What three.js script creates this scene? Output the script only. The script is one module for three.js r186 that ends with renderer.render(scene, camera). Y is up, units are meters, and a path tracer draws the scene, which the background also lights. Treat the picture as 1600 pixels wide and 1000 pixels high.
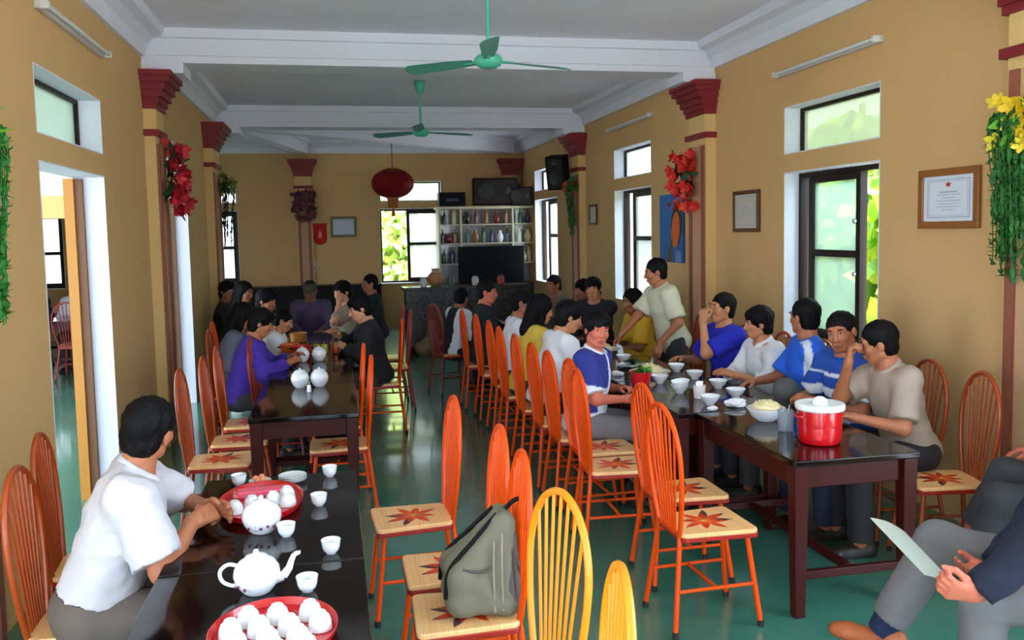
import * as THREE from 'three';
import { RoundedBoxGeometry } from 'three/addons/geometries/RoundedBoxGeometry.js';
import { mergeGeometries } from 'three/addons/utils/BufferGeometryUtils.js';
import { ImprovedNoise } from 'three/addons/math/ImprovedNoise.js';

// ------------------------------------------------------------------ camera, sky, light, exposure
// Room axes: X to the right across the hall, Y up, D = distance down the hall (world z = -D).
const scene = new THREE.Scene();
const V = (x, y, d) => new THREE.Vector3(x, y, -d);
const camera = new THREE.PerspectiveCamera(2 * Math.atan(500 / 1331.44) * 180 / Math.PI, 1.6, 0.05, 200);
camera.setViewOffset(1600, 1000, 0, 39.45, 1600, 1000);          // the photograph is a crop: the lens axis lies above its middle
{
  const yaw = 0.203, pitch = 0.075, roll = -0.02;
  const fw = V(Math.sin(yaw) * Math.cos(pitch), -Math.sin(pitch), Math.cos(yaw) * Math.cos(pitch));
  const right = V(Math.cos(yaw), 0, -Math.sin(yaw));
  const up = new THREE.Vector3().crossVectors(right, fw);
  const u2 = up.multiplyScalar(Math.cos(roll)).addScaledVector(right, -Math.sin(roll));
  camera.position.copy(V(0, 1.85, 0));
  camera.up.copy(u2);
  camera.lookAt(camera.position.clone().add(fw));
}
scene.add(camera);
const EXPOSURE = 8.1, SKY = 1.0, SUN = 4.5;
const renderer = new THREE.WebGLRenderer({ antialias: true });
renderer.toneMapping = THREE.LinearToneMapping;
renderer.toneMappingExposure = EXPOSURE;
renderer.shadowMap.enabled = true;
const noise = new ImprovedNoise();
{                                                                  // bright overcast sky, a little brighter overhead, soft cloud
  const w = 256, h = 128, a = new Float32Array(w * h * 4);
  for (let j = 0; j < h; j++) for (let i = 0; i < w; i++) {
    const el = ((j + 0.5) / h - 0.5) * Math.PI, az = (i + 0.5) / w * 2 * Math.PI;
    const c = [Math.cos(el) * Math.cos(az), Math.sin(el), Math.cos(el) * Math.sin(az)];
    const n = noise.noise(c[0] * 2.1, c[1] * 4, c[2] * 2.1) * 0.12 + noise.noise(c[0] * 5, c[1] * 9, c[2] * 5 + 7) * 0.05;
    const b = el < 0 ? 0.35 : 1 + 0.5 * Math.max(0, c[1]) + n;
    a.set([b * 0.8, b * 1.0, b * 1.28, 1], (j * w + i) * 4);
  }
  const t = new THREE.DataTexture(a, w, h, THREE.RGBAFormat, THREE.FloatType);
  t.mapping = THREE.EquirectangularReflectionMapping; t.magFilter = THREE.LinearFilter; t.needsUpdate = true;
  scene.background = t; scene.backgroundIntensity = SKY;
}
{                                                                  // weak high sun behind thin cloud
  const sun = new THREE.DirectionalLight(0xf8f8ff, SUN);
  sun.position.set(2, 17, 9); sun.target.position.set(1, 0, -3); sun.castShadow = true; sun.shadow.radius = 8;
  Object.assign(sun.shadow.camera, { left: -24, right: 24, top: 24, bottom: -24, near: 1, far: 60 });
  scene.add(sun, sun.target);
}

// ------------------------------------------------------------------ helpers
let seed = 7;
const rnd = () => { seed = (seed * 1664525 + 1013904223) >>> 0; return seed / 4294967296; };
const rr = (a, b) => a + (b - a) * rnd();
const used = {};
const numbered = (n) => { used[n] = (used[n] ?? -1) + 1; return used[n] ? n + '_' + String(used[n]).padStart(3, '0') : n; };
const sh = (o) => { o.castShadow = o.receiveShadow = true; return o; };
const tag = (o, label, category, group, kind) => { o.userData = { label, category }; if (group) o.userData.group = group; if (kind) o.userData.kind = kind; return o; };
const plain = (g) => { const q = g.index ? g.toNonIndexed() : g.clone(); for (const k of Object.keys(q.attributes)) if (!['position', 'normal', 'uv'].includes(k)) q.deleteAttribute(k); if (!q.attributes.uv) q.setAttribute('uv', new THREE.Float32BufferAttribute(new Float32Array(q.attributes.position.count * 2), 2)); return q; };
const join = (gs) => gs.length === 1 ? gs[0] : mergeGeometries(gs.map(plain), false);
function part(name, geos, mat, parent, label) {                     // one mesh under a thing or a part
  const m = sh(new THREE.Mesh(Array.isArray(geos) ? join(geos) : geos, mat));
  m.name = name; parent.add(m); if (label) m.userData.label = label; return m;
}
function thing(name, label, category, [x, y, d] = [0, 0, 0], turn = 0, group) {
  const o = new THREE.Group(); o.name = numbered(name); scene.add(o);
  o.position.set(x, y, -d); o.rotation.y = turn * Math.PI / 180; return tag(o, label, category, group);
}
function single(name, geos, mat, label, category, group, kind) {    // a thing that is one mesh
  const m = part(numbered(name), geos, mat, scene); return tag(m, label, category, group, kind);
}
function struct(name, geos, mat, parent) {
  const m = part(parent ? name : numbered(name), geos, mat, parent ?? scene); if (!parent) m.userData.kind = 'structure'; return m;
}
function copy(src, label, [x, y, d], turn, group) {
  const c = src.clone(); c.name = numbered(src.name.replace(/_\d{3}$/, '')); scene.add(c);
  c.position.set(x, y, -d); c.rotation.set(0, (turn ?? 0) * Math.PI / 180, 0);
  c.userData = { ...src.userData, label }; if (group) c.userData.group = group; return c;
}
const box = (x0, x1, y0, y1, d0, d1) => { const g = new THREE.BoxGeometry(x1 - x0, y1 - y0, d1 - d0); const p = g.attributes.position, n = g.attributes.normal, u = g.attributes.uv;
  g.translate((x0 + x1) / 2, (y0 + y1) / 2, -(d0 + d1) / 2);
  for (let i = 0; i < p.count; i++) { const ax = Math.abs(n.getX(i)), ay = Math.abs(n.getY(i)); u.setXY(i, ax > 0.5 ? p.getZ(i) : p.getX(i), ay > 0.5 ? p.getZ(i) : p.getY(i)); } return g; };   // uv in metres
const rbox = (w, h, d, r, x = 0, y = 0, z = 0, seg = 2) => new RoundedBoxGeometry(w, h, d, seg, r).translate(x, y, z);
const tube = (pts, r, seg = 16, rad = 8, closed = false) => new THREE.TubeGeometry(new THREE.CatmullRomCurve3(pts.map((p) => Array.isArray(p) ? new THREE.Vector3(...p) : p), closed, 'centripetal'), seg, r, rad, closed);
function rod(a, b, ra, rb = ra, rad = 8) {                          // capped tapered rod
  const A = Array.isArray(a) ? new THREE.Vector3(...a) : a, B = Array.isArray(b) ? new THREE.Vector3(...b) : b, L = A.distanceTo(B);
  const g = new THREE.CylinderGeometry(rb, ra, L, rad, 1);
  g.applyQuaternion(new THREE.Quaternion().setFromUnitVectors(new THREE.Vector3(0, 1, 0), B.clone().sub(A).normalize()));
  return g.translate((A.x + B.x) / 2, (A.y + B.y) / 2, (A.z + B.z) / 2);
}
const lathe = (pts, seg = 24) => new THREE.LatheGeometry(pts.map((p) => new THREE.Vector2(p[0], p[1])), seg);
const ball = (r, x = 0, y = 0, z = 0, sx = 1, sy = 1, sz = 1, w = 14, h = 10) => new THREE.SphereGeometry(r, w, h).scale(sx, sy, sz).translate(x, y, z);

// ------------------------------------------------------------------ materials
const srgb = (r, g, b) => new THREE.Color().setRGB(r / 255, g / 255, b / 255, THREE.SRGBColorSpace);
const M = (r, g, b, rough = 0.6, o = {}) => new THREE.MeshPhysicalMaterial({ color: srgb(r, g, b), roughness: rough, side: THREE.DoubleSide, ...o });
function canvasTex(w, h, draw, repeat) {
  const c = document.createElement('canvas'); c.width = w; c.height = h; draw(c.getContext('2d'), w, h);
  const t = new THREE.CanvasTexture(c); t.colorSpace = THREE.SRGBColorSpace; t.magFilter = THREE.LinearFilter;
  if (repeat) { t.wrapS = t.wrapT = THREE.RepeatWrapping; t.repeat.set(repeat, repeat); } return t;
}
function noiseTex(size, f, lo, hi, repeat, tint = [1, 1, 1]) {       // tileable layered noise
  const a = new Uint8Array(size * size * 4);
  const per = (x, y, k) => { const u = x / size * 2 * Math.PI, v = y / size * 2 * Math.PI, R = k / 6.283; return noise.noise(Math.cos(u) * R + 9, Math.sin(u) * R + Math.cos(v) * R, Math.sin(v) * R + 3); };
  for (let y = 0; y < size; y++) for (let x = 0; x < size; x++) {
    let n = 0; f.forEach(([k, w]) => { n += per(x, y, k) * w; });
    const v = Math.max(0, Math.min(255, (lo + (hi - lo) * (n * 0.5 + 0.5)) * 255));
    a.set([v * tint[0], v * tint[1], v * tint[2], 255], (y * size + x) * 4);
  }
  const t = new THREE.DataTexture(a, size, size); t.magFilter = THREE.LinearFilter; t.wrapS = t.wrapT = THREE.RepeatWrapping; t.repeat.set(repeat, repeat); t.needsUpdate = true; return t;
}
const plasterBump = noiseTex(256, [[6, 0.5], [23, 0.5], [60, 0.4]], 0, 1, 0.5);
const plasterTone = noiseTex(256, [[3, 0.8], [9, 0.5]], 0.9, 1.0, 0.16); plasterTone.colorSpace = THREE.NoColorSpace;
const MAT = {
  wall: M(222, 178, 117, 0.85, { bumpMap: plasterBump, bumpScale: 0.002, map: plasterTone }),
  wallBack: M(222, 178, 117, 0.85, { bumpMap: plasterBump, bumpScale: 0.002, map: plasterTone }),
  white: M(230, 232, 242, 0.8, { bumpMap: plasterBump, bumpScale: 0.001 }),
  ceiling: M(240, 241, 254, 0.9, { bumpMap: plasterBump, bumpScale: 0.002 }),
  pillar: M(226, 188, 122, 0.8), pillarPanel: M(200, 156, 114, 0.8), stripe: M(150, 86, 66, 0.6), capital: M(132, 24, 34, 0.55),
  darkFrame: M(34, 22, 16, 0.5, { specularIntensity: 0.4 }), golden: M(190, 126, 34, 0.45),
  frosted: M(214, 228, 216, 0.55, { transmission: 0.75, thickness: 0, ior: 1.2 }),
  frostedCream: M(226, 230, 206, 0.55, { transmission: 0.4, thickness: 0, ior: 1.2 }),
  frostedWhite: M(252, 250, 246, 0.55, { transmission: 0.5, thickness: 0, ior: 1.2 }),
  black: M(12, 12, 14, 0.5, { specularIntensity: 0.3 }), blackGloss: M(8, 9, 12, 0.12, { specularIntensity: 0.5 }), grey: M(110, 108, 104, 0.7), metal: M(190, 190, 192, 0.3, { metalness: 0.9 }),
  china: M(244, 244, 246, 0.15, { clearcoat: 0.7, clearcoatRoughness: 0.08 }), chinaIn: M(226, 222, 210, 0.3),
  tray: M(206, 18, 28, 0.3, { clearcoat: 0.6 }), pink: M(246, 104, 128, 0.7), fan: M(84, 190, 160, 0.4, { clearcoat: 0.3 }), fanDark: M(80, 150, 132, 0.45),
  lacquer: M(60, 12, 9, 0.35, { specularIntensity: 0.4 }), tableTop: M(20, 8, 7, 0.08, { specularIntensity: 0.6 }),
  soil: M(176, 172, 164, 0.95), leafDark: M(30, 74, 40, 0.6), leaf: M(64, 120, 40, 0.6), leafBright: M(110, 170, 50, 0.6), yellowFlower: M(236, 196, 30, 0.6), redFlower: M(222, 44, 30, 0.6), crimson: M(200, 30, 54, 0.6), mauve: M(120, 58, 66, 0.7),
};
// ------------------------------------------------------------------ the hall: floor, walls, ceiling
const XL = -1.58, XR = 3.72, TH = 0.22, CEIL = 3.65, BACK = 16.9, FRONT = -1.6, FARL = -6.2;
const floorTone = noiseTex(512, [[5, 0.5], [19, 0.4], [70, 0.35]], 0.9, 1.02, 1 / 1.6, [0.435, 0.682, 0.596]); floorTone.colorSpace = THREE.SRGBColorSpace;
const floorMat = new THREE.MeshPhysicalMaterial({ map: floorTone, color: srgb(160, 190, 182), roughness: 0.22, clearcoat: 0.5, clearcoatRoughness: 0.08 });
struct('floor', box(FARL - 0.3, XR + TH, -0.2, 0, FRONT - TH, BACK + TH), floorMat);
struct('ceiling', box(FARL - 0.3, XR + TH, CEIL, CEIL + 0.2, FRONT - TH, BACK + TH), MAT.ceiling);

function pierced(axis, at0, at1, s0, s1, y0, y1, holes) {           // a wall as blocks round its openings
  const ss = [...new Set([s0, s1, ...holes.flatMap((h) => [h[0], h[1]])])].sort((a, b) => a - b), out = [];
  for (let i = 0; i + 1 < ss.length; i++) {
    const a = ss[i], b = ss[i + 1], hs = holes.filter((h) => h[0] <= a && h[1] >= b).sort((p, q) => p[2] - q[2]);
    let y = y0; const put = (lo, hi) => { if (hi - lo > 1e-4) out.push(axis === 'x' ? box(at0, at1, lo, hi, a, b) : box(a, b, lo, hi, at0, at1)); };
    for (const h of hs) { put(y, h[2]); y = h[3]; } put(y, y1);
  }
  return out;
}
// openings as [from, to, sill, head]
const RW = [[-1.3, 2.4, 0.25, 3.1], [5.32, 6.61, 0.9, 2.29], [9.69, 11.07, 0.9, 2.36], [14.1, 15.74, 0.9, 2.42]];
const RT = RW.slice(1).map(([a, b, , h]) => [a, b, h + 0.15, h + 0.54]);
const LD = [[-1.2, 2.5, 0, 3.1], [5.15, 6.51, 0, 2.29], [8.58, 9.96, 0, 2.29]];
const LT = LD.slice(1).map(([a, b]) => [a, b, 2.44, 2.82]);
const BW = [[-5.75, -4.85, 0.95, 2.33], [-2.6, -1.79, 0.95, 2.33], [0.865, 2.09, 0.86, 2.33]];
const BT = [[-2.6, -1.79, 2.47, 2.82], [0.865, 2.09, 2.47, 2.86]];
struct('wall_right', pierced('x', XR, XR + TH, FRONT, BACK, 0, CEIL, [...RW, ...RT]), MAT.wall);
struct('wall_left', pierced('x', XL - TH, XL, FRONT, 12, 0, CEIL, [...LD, ...LT]), MAT.wall);
struct('wall_back', pierced('d', BACK, BACK + TH, FARL, XR + TH, 0, CEIL, [...BW, ...BT]), MAT.wallBack);
struct('wall_front', pierced('d', FRONT - TH, FRONT, FARL, XR + TH, 0, CEIL, [[-5.6, -2.1, 0, 3.1], [-0.7, 0.7, 0, 2.6], [1.6, 3.0, 0.6, 2.6]]), MAT.wall);
struct('wall_far_left', pierced('x', FARL - 0.2, FARL, FRONT - TH, BACK + TH, 0, CEIL, [[-1, 1.3, 0.4, 3.2], [1.8, 4.6, 0.1, 3.2], [5.0, 7.8, 0.1, 3.2], [8.2, 10.7, 0.1, 3.2]]), MAT.wall);
// white painted reveals round every opening
let trimNo = 0;
function reveal(axis, at0, at1, [a, b, y0, y1]) {
  const t = 0.008, g = [], sill = y0 > 0.01;
  const bx = (s0, s1, lo, hi) => axis === 'x' ? box(at0, at1, lo, hi, s0, s1) : box(s0, s1, lo, hi, at0, at1);
  g.push(bx(a, a + t, y0, y1), bx(b - t, b, y0, y1), bx(a + t, b - t, y1 - t, y1)); if (sill) g.push(bx(a + t, b - t, y0, y0 + t));
  const m = struct('trim_' + ++trimNo, g, MAT.white); return m;
}
for (const h of [...RW, ...RT]) reveal('x', XR - 0.002, XR + TH, h);
for (const h of [...LD, ...LT]) reveal('x', XL - TH, XL + 0.002, h);
for (const h of [...BW, ...BT]) reveal('d', BACK - 0.002, BACK + TH, h);

// windows: fixed frame with one sliding sash of two frosted panes
let windowNo = 0;
function sash(parent, put, s0, s1, y0, y1, mid, pane, w = 0.055) {
  const s = part('sash', [put(s0, s0 + w, y0, y1, 0.03), put(s1 - w, s1, y0, y1, 0.03), put(s0 + w, s1 - w, y0, y0 + w, 0.03), put(s0 + w, s1 - w, y1 - w, y1, 0.03), ...(mid ? [put(s0 + w, s1 - w, mid - w / 2, mid + w / 2, 0.03)] : [])], MAT.darkFrame, parent);
  const ys = mid ? [[y0 + w, mid - w / 2], [mid + w / 2, y1 - w]] : [[y0 + w, y1 - w]];
  for (const [a, b] of ys) part('pane', put(s0 + w, s1 - w, a, b, 0.006), pane, s);
  return s;
}
function slideWindow(axis, at, [s0, s1, y0, y1], sashes, pane, mid) {
  const g = new THREE.Group(); g.name = 'window_' + ++windowNo; g.userData.kind = 'structure'; scene.add(g);
  const put = (a, b, lo, hi, th) => axis === 'x' ? box(at - th, at + th, lo, hi, a, b) : box(a, b, lo, hi, at - th, at + th);
  const f = 0.045, i = 0.009;
  part('window_frame', [put(s0 + i, s0 + f, y0 + i, y1 - i, 0.04), put(s1 - f, s1 - i, y0 + i, y1 - i, 0.04), put(s0 + f, s1 - f, y0 + i, y0 + f, 0.04), put(s0 + f, s1 - f, y1 - f, y1 - i, 0.04)], MAT.darkFrame, g);
  for (const [a, b] of sashes) sash(g, put, a, b, y0 + f, y1 - f, mid, pane);
  return g;
}
function transom(axis, at, [s0, s1, y0, y1], pane) {
  const g = new THREE.Group(); g.name = 'window_' + ++windowNo; g.userData.kind = 'structure'; scene.add(g);
  const put = (a, b, lo, hi, th) => axis === 'x' ? box(at - th, at + th, lo, hi, a, b) : box(a, b, lo, hi, at - th, at + th), i = 0.009, f = 0.034;
  part('window_frame', [put(s0 + i, s0 + f, y0 + i, y1 - i, 0.03), put(s1 - f, s1 - i, y0 + i, y1 - i, 0.03), put(s0 + f, s1 - f, y0 + i, y0 + 0.018, 0.03), put(s0 + f, s1 - f, y1 - f, y1 - i, 0.03)], MAT.darkFrame, g);
  part('pane', put(s0 + f, s1 - f, y0 + 0.018, y1 - f, 0.004), pane, g);
}
slideWindow('x', XR + 0.17, RW[0], [[-1.255, -0.3]], MAT.frosted, 1.62);
const w1 = slideWindow('x', XR + 0.17, RW[1], [[5.75, 6.46]], MAT.frosted, 1.62);
for (const y of [1.87, 1.47]) part('latch', new THREE.SphereGeometry(0.018, 10, 8).translate(XR + 0.12, y, -5.79), MAT.metal, w1);
slideWindow('x', XR + 0.17, RW[2], [[9.75, 10.74]], MAT.frostedWhite, 1.72);
slideWindow('x', XR + 0.17, RW[3], [[14.16, 15.3]], MAT.frostedWhite, 1.75);
for (const t of RT) transom('x', XR + 0.17, t, t === RT[0] ? MAT.frostedCream : MAT.frostedWhite);
slideWindow('d', BACK + 0.16, BW[0], [[-5.7, -4.9]], MAT.frostedWhite, 1.6);
slideWindow('d', BACK + 0.16, BW[1], [[-2.55, -1.84]], MAT.frostedWhite, 1.63);
slideWindow('d', BACK + 0.16, BW[2], [[1.4, 2.045]], MAT.frostedWhite, 1.63);
for (const t of BT) transom('d', BACK + 0.16, t, MAT.frostedWhite);
for (const t of LT) transom('x', XL - 0.17, t, MAT.frosted);
// golden wooden door posts in the left doorways
let doorNo = 0;
for (const [, b] of LD.slice(1)) {
  const g = new THREE.Group(); g.name = 'door_' + ++doorNo; g.userData.kind = 'structure'; scene.add(g);
  part('door_post', box(XL - TH - 0.03, XL - TH + 0.035, 0, 2.27, b - 0.075, b - 0.01), MAT.golden, g);
  part('door_stop', box(XL - TH + 0.035, XL - TH + 0.085, 0, 2.27, b - 0.05, b - 0.01), M(120, 74, 34, 0.5), g);
}
// lintel across the side room
struct('wall_side_room', [box(FARL, -4.7, 0, 2.1, 10.9, 11.1), box(-2.5, XL - TH, 0, 2.1, 10.9, 11.1), box(FARL, XL - TH, 2.36, CEIL, 10.9, 11.1)], MAT.white);
struct('lintel', box(FARL, XL - TH, 2.1, 2.36, 10.86, 11.14), MAT.pillar);

// beams and cornices
const beamMat = MAT.white;
function beam(name, d0, d1) { struct(name, [box(XL, XR, 3.36, CEIL, d0, d1), box(XL, XR, 3.42, 3.46, d0 - 0.025, d1 + 0.025), box(XL, XR, 3.57, CEIL, d0 - 0.045, d1 + 0.045), box(XR - 0.34, XR, 3.27, 3.36, d0 - 0.02, d1 + 0.02), box(XL, XL + 0.34, 3.27, 3.36, d0 - 0.02, d1 + 0.02)], beamMat); }
beam('beam_1', 7.95, 8.33); beam('beam_2', 12.44, 12.82); beam('beam_3', 3.62, 4.02);
function slanted(name, a, b, w, y0) {
  const dx = b[0] - a[0], dd = b[1] - a[1], L = Math.hypot(dx, dd);
  const g = join([new THREE.BoxGeometry(L, CEIL - y0, w), new THREE.BoxGeometry(L, 0.06, w + 0.08).translate(0, (CEIL - y0) / 2 - 0.03, 0)]).rotateY(Math.atan2(dd, dx)).translate((a[0] + b[0]) / 2, (y0 + CEIL) / 2, -(a[1] + b[1]) / 2);
  struct(name, g, beamMat);
}
slanted('beam_4', [-1.45, 12.9], [3.45, 16.75], 0.26, 3.38); slanted('beam_5', [-1.45, 12.9], [-0.56, 16.8], 0.26, 3.38);
const prof = [[0, 3.4], [0.035, 3.4], [0.05, 3.44], [0.06, 3.5], [0.12, 3.56], [0.19, 3.585], [0.2, 3.61], [0.21, CEIL], [0, CEIL]];
function cornice(no, x, dir, d0, d1) {
  const s = new THREE.Shape(prof.map(([o, y]) => new THREE.Vector2(x + dir * o, y)));
  struct('trim_' + ++trimNo, new THREE.ExtrudeGeometry(s, { depth: d1 - d0, bevelEnabled: false }).translate(0, 0, -d1), MAT.white);
}
const spans = [[FRONT, 3.57], [4.07, 7.9], [8.38, 12.39], [12.87, BACK]];
for (const [a, b] of spans) cornice(0, XR, -1, a, b);
for (const [a, b] of spans.slice(0, 3)) cornice(0, XL, 1, a, b);
{ const s = new THREE.Shape(prof.map(([o, y]) => new THREE.Vector2(o, y))); struct('trim_' + ++trimNo, new THREE.ExtrudeGeometry(s, { depth: XR - FARL - 0.2, bevelEnabled: false }).rotateY(-Math.PI / 2).translate(XR, 0, -BACK), MAT.white); }

// pilasters with stepped dark red capitals: local frame has the wall at z = 0 and the room at +z
let colNo = 0;
function pilaster(x, d, turn, w = 0.42, p = 0.1) {
  const g = new THREE.Group(); g.name = 'column_' + ++colNo; g.userData.kind = 'structure'; g.position.set(x, 0, -d); g.rotation.y = turn; scene.add(g);
  const b = (w2, h, dp, y, z = 0, xx = 0) => new THREE.BoxGeometry(w2, h, dp).translate(xx, y, z + dp / 2);
  part('shaft', [b(w, 3.3, p, 1.65), b(w - 0.03, 0.2, 0.012, 2.87, p)], MAT.pillar, g);
  part('panel', b(w - 0.2, 2.6, 0.008, 1.36, p), MAT.pillarPanel, g);
  for (const s of [-1, 1]) part('fillet', b(0.06, 2.6, 0.02, 1.36, p, s * (w / 2 - 0.06)), MAT.stripe, g);
  part('band', [b(w + 0.06, 0.055, p + 0.035, 2.755)], MAT.capital, g);
  part('capital', [b(w + 0.04, 0.05, p + 0.03, 2.985), b(w + 0.06, 0.05, p + 0.05, 3.035), b(w + 0.1, 0.06, p + 0.08, 3.09), b(w + 0.14, 0.06, p + 0.11, 3.15), b(w + 0.2, 0.05, p + 0.15, 3.205), b(w + 0.24, 0.045, p + 0.17, 3.2525)], MAT.capital, g);
}
for (const d of [3.86, 8.14, 12.63]) pilaster(XR, d, -Math.PI / 2);
for (const d of [3.86, 8.09]) pilaster(XL, d, Math.PI / 2, 0.36, 0.09);
pilaster(XL, 11.66, Math.PI / 2, 0.6);
pilaster(-0.56, BACK, 0, 0.3, 0.12); pilaster(3.48, BACK, 0, 0.3, 0.12);

// outside: ground, hedges and trees
struct('ground', box(-40, 40, -0.5, -0.21, -40, 60), MAT.soil);
function leafMass(name, label, cat, cx, d, w, h, dp, n, tones, y0 = 0) {
  const g = new THREE.PlaneGeometry(0.16, 0.1, 2, 1); const p = g.attributes.position; for (let i = 0; i < p.count; i++) p.setZ(i, Math.abs(p.getX(i)) * 0.3); g.computeVertexNormals();
  const m = sh(new THREE.InstancedMesh(g, M(255, 255, 255, 0.6, { transmission: 0.3, thickness: 0 }), n)), e = new THREE.Object3D();
  for (let i = 0; i < n; i++) {
    const u = rr(-1, 1), v = rnd(), k = rr(-1, 1), bulge = Math.sqrt(Math.max(0.05, 1 - Math.pow(v * 1.02, 4)));
    e.position.set(u * w / 2 * bulge, y0 + v * h * (0.85 + 0.15 * noise.noise(u * 4, k * 2, 1)), k * dp / 2 * bulge);
    e.rotation.set(rr(-1.2, 1.2), rr(0, 6.3), rr(-1, 1)); const s = rr(0.9, 2.2); e.scale.set(s, s, s); e.updateMatrix(); m.setMatrixAt(i, e.matrix);
    const t = tones[Math.floor(rnd() * tones.length)]; m.setColorAt(i, srgb(...t));
  }
  m.position.set(cx, 0, -d); m.name = numbered(name); scene.add(m); tag(m, label, cat, null, 'stuff'); return m;
}
leafMass('garden_hedge', 'bright yellow-green garden foliage seen through the large right-hand window', 'foliage', 6.0, 8.6, 1.8, 3.6, 9.4, 9000, [[170, 210, 50], [196, 222, 70], [120, 176, 40], [90, 140, 40]], -0.2);
leafMass('garden_tree', 'pale green tree seen through the open half of the back window', 'foliage', 1.6, 20.5, 4.4, 3.6, 1.6, 4200, [[190, 214, 120], [210, 226, 150], [150, 190, 90], [200, 190, 130]], -0.2);
// ------------------------------------------------------------------ tables: dark lacquer with a glossy top
function makeTable(w, l, h) {
  const o = new THREE.Group();
  part('tabletop', rbox(w, 0.03, l, 0.006, 0, h - 0.015, 0), MAT.tableTop, o);
  for (const s of [-1, 1]) { part('apron', rbox(0.028, 0.11, l - 0.12, 0.004, s * (w / 2 - 0.05), h - 0.085, 0), MAT.lacquer, o); part('apron', rbox(w - 0.12, 0.11, 0.028, 0.004, 0, h - 0.085, s * (l / 2 - 0.05)), MAT.lacquer, o); }
  for (const sx of [-1, 1]) for (const sz of [-1, 1]) {
    const g = rbox(0.075, h - 0.03, 0.075, 0.006, 0, (h - 0.03) / 2, 0), p = g.attributes.position;
    for (let i = 0; i < p.count; i++) { const t = Math.min(1, Math.max(0, (0.5 - p.getY(i)) / 0.5)); const k = 1 - 0.32 * t; p.setX(i, p.getX(i) * k); p.setZ(i, p.getZ(i) * k); }
    part('leg', g.translate(sx * (w / 2 - 0.045), 0, sz * (l / 2 - 0.045)), MAT.lacquer, o);
  }
  for (const sz of [-1, 1]) part('stretcher', rbox(w - 0.14, 0.04, 0.03, 0.004, 0, 0.2, sz * (l / 2 - 0.045)), MAT.lacquer, o);
  part('stretcher', rbox(0.03, 0.04, l - 0.14, 0.004, 0, 0.2, 0), MAT.lacquer, o);
  return o;
}
const TH0 = 0.76;
const tableProto = makeTable(0.66, 1.1, TH0); tableProto.name = 'dining_table';
tableProto.userData = { category: 'table' };
function putTable(x, d, label, group) { copy(tableProto, label, [x, 0, d], 0, group); }
used.dining_table = -1;
const LTX = -0.27, RTX = 2.37, RTX2 = 2.26;
putTable(LTX, 2.29, 'dark lacquered table nearest the camera carrying the full tray of upturned cups', 'dark dining tables');
putTable(LTX, 3.4, 'dark lacquered table where the man in white rests his clasped hands', 'dark dining tables');
['dark table with two round white jars and a free front edge with legs showing', 'dark table just beyond the round white jars beside the person in purple', 'dark table under the hot pots and drinks in the left hall row', 'dark table at the far end of the left hall row'].forEach((l, i) => putTable(-0.22, 5.78 + i * 1.12, l, 'dark dining tables'));
putTable(RTX, 4.07, 'dark table with tapered legs carrying the red cooler', 'dark dining tables');
['dark table covered in white rice bowls and crumpled napkins', 'dark table with the greens pot and plate of noodles', 'dark table where the standing man leans his hand', 'dark table before the man in the black shirt', 'dark table at the far end of the right row'].forEach((l, i) => putTable(RTX2, 5.18 + i * 1.12, l, 'dark dining tables'));

// ------------------------------------------------------------------ chairs: hoop back with spindles, printed seat
const seatPrint = (base) => canvasTex(256, 256, (c, w) => {
  c.fillStyle = base; c.fillRect(0, 0, w, w);
  for (let i = 0; i < 90; i++) { c.strokeStyle = `rgba(190,110,50,${rr(0.04, 0.14)})`; c.lineWidth = rr(1, 3); const y = rnd() * w; c.beginPath(); c.moveTo(0, y); c.bezierCurveTo(80, y + rr(-8, 8), 170, y + rr(-8, 8), w, y + rr(-6, 6)); c.stroke(); }
  const leaf = (x, y, a, l, wd, col) => { c.save(); c.translate(x, y); c.rotate(a); c.fillStyle = col; c.beginPath(); c.moveTo(0, 0); c.quadraticCurveTo(l * 0.45, -wd, l, 0); c.quadraticCurveTo(l * 0.45, wd, 0, 0); c.fill(); c.restore(); };
  for (const a of [0.2, 1.0, 1.7]) leaf(140, 128, a + 0.2, 92, 26, '#5a3a44');
  for (let k = 0; k < 8; k++) leaf(128, 122, k * 0.785 + 0.3, k % 2 ? 92 : 74, 26, k % 2 ? '#ea4216' : '#d83212');
  for (let k = 0; k < 7; k++) leaf(128, 122, k * 0.9, 46, 15, '#ee6a2a'); c.fillStyle = '#e8b040'; c.beginPath(); c.arc(128, 122, 9, 0, 7); c.fill();
});
const CH = {
  orange: { f: M(232, 76, 2, 0.3, { specularIntensity: 0.6 }), s: null },
  yellow: { f: M(240, 146, 16, 0.32, { clearcoat: 0.2, clearcoatRoughness: 0.15 }), s: null },
  brown: { f: M(168, 66, 14, 0.32, { clearcoat: 0.2, clearcoatRoughness: 0.15 }), s: null },
  red: { f: M(140, 30, 16, 0.36, { clearcoat: 0.2 }), s: null },
};
const printMat = new THREE.MeshPhysicalMaterial({ map: seatPrint('#ffc684'), roughness: 0.4, clearcoat: 0.15 });
const rimMat = M(160, 30, 10, 0.4, { clearcoat: 0.1 }), footMat = M(30, 26, 24, 0.7);
const seatShape = (k) => { const s = new THREE.Shape(), w = 0.172 * k, b = 0.146 * k, z = 0.185 * k, r = 0.032;
  s.moveTo(-b + r, -z); s.lineTo(b - r, -z); s.quadraticCurveTo(b, -z, b + 0.003, -z + r); s.lineTo(w - 0.003, z - r); s.quadraticCurveTo(w, z, w - r, z); s.lineTo(-w + r, z); s.quadraticCurveTo(-w, z, -w + 0.003, z - r); s.lineTo(-b - 0.003, -z + r); s.quadraticCurveTo(-b, -z, -b + r, -z); return s; };
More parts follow.
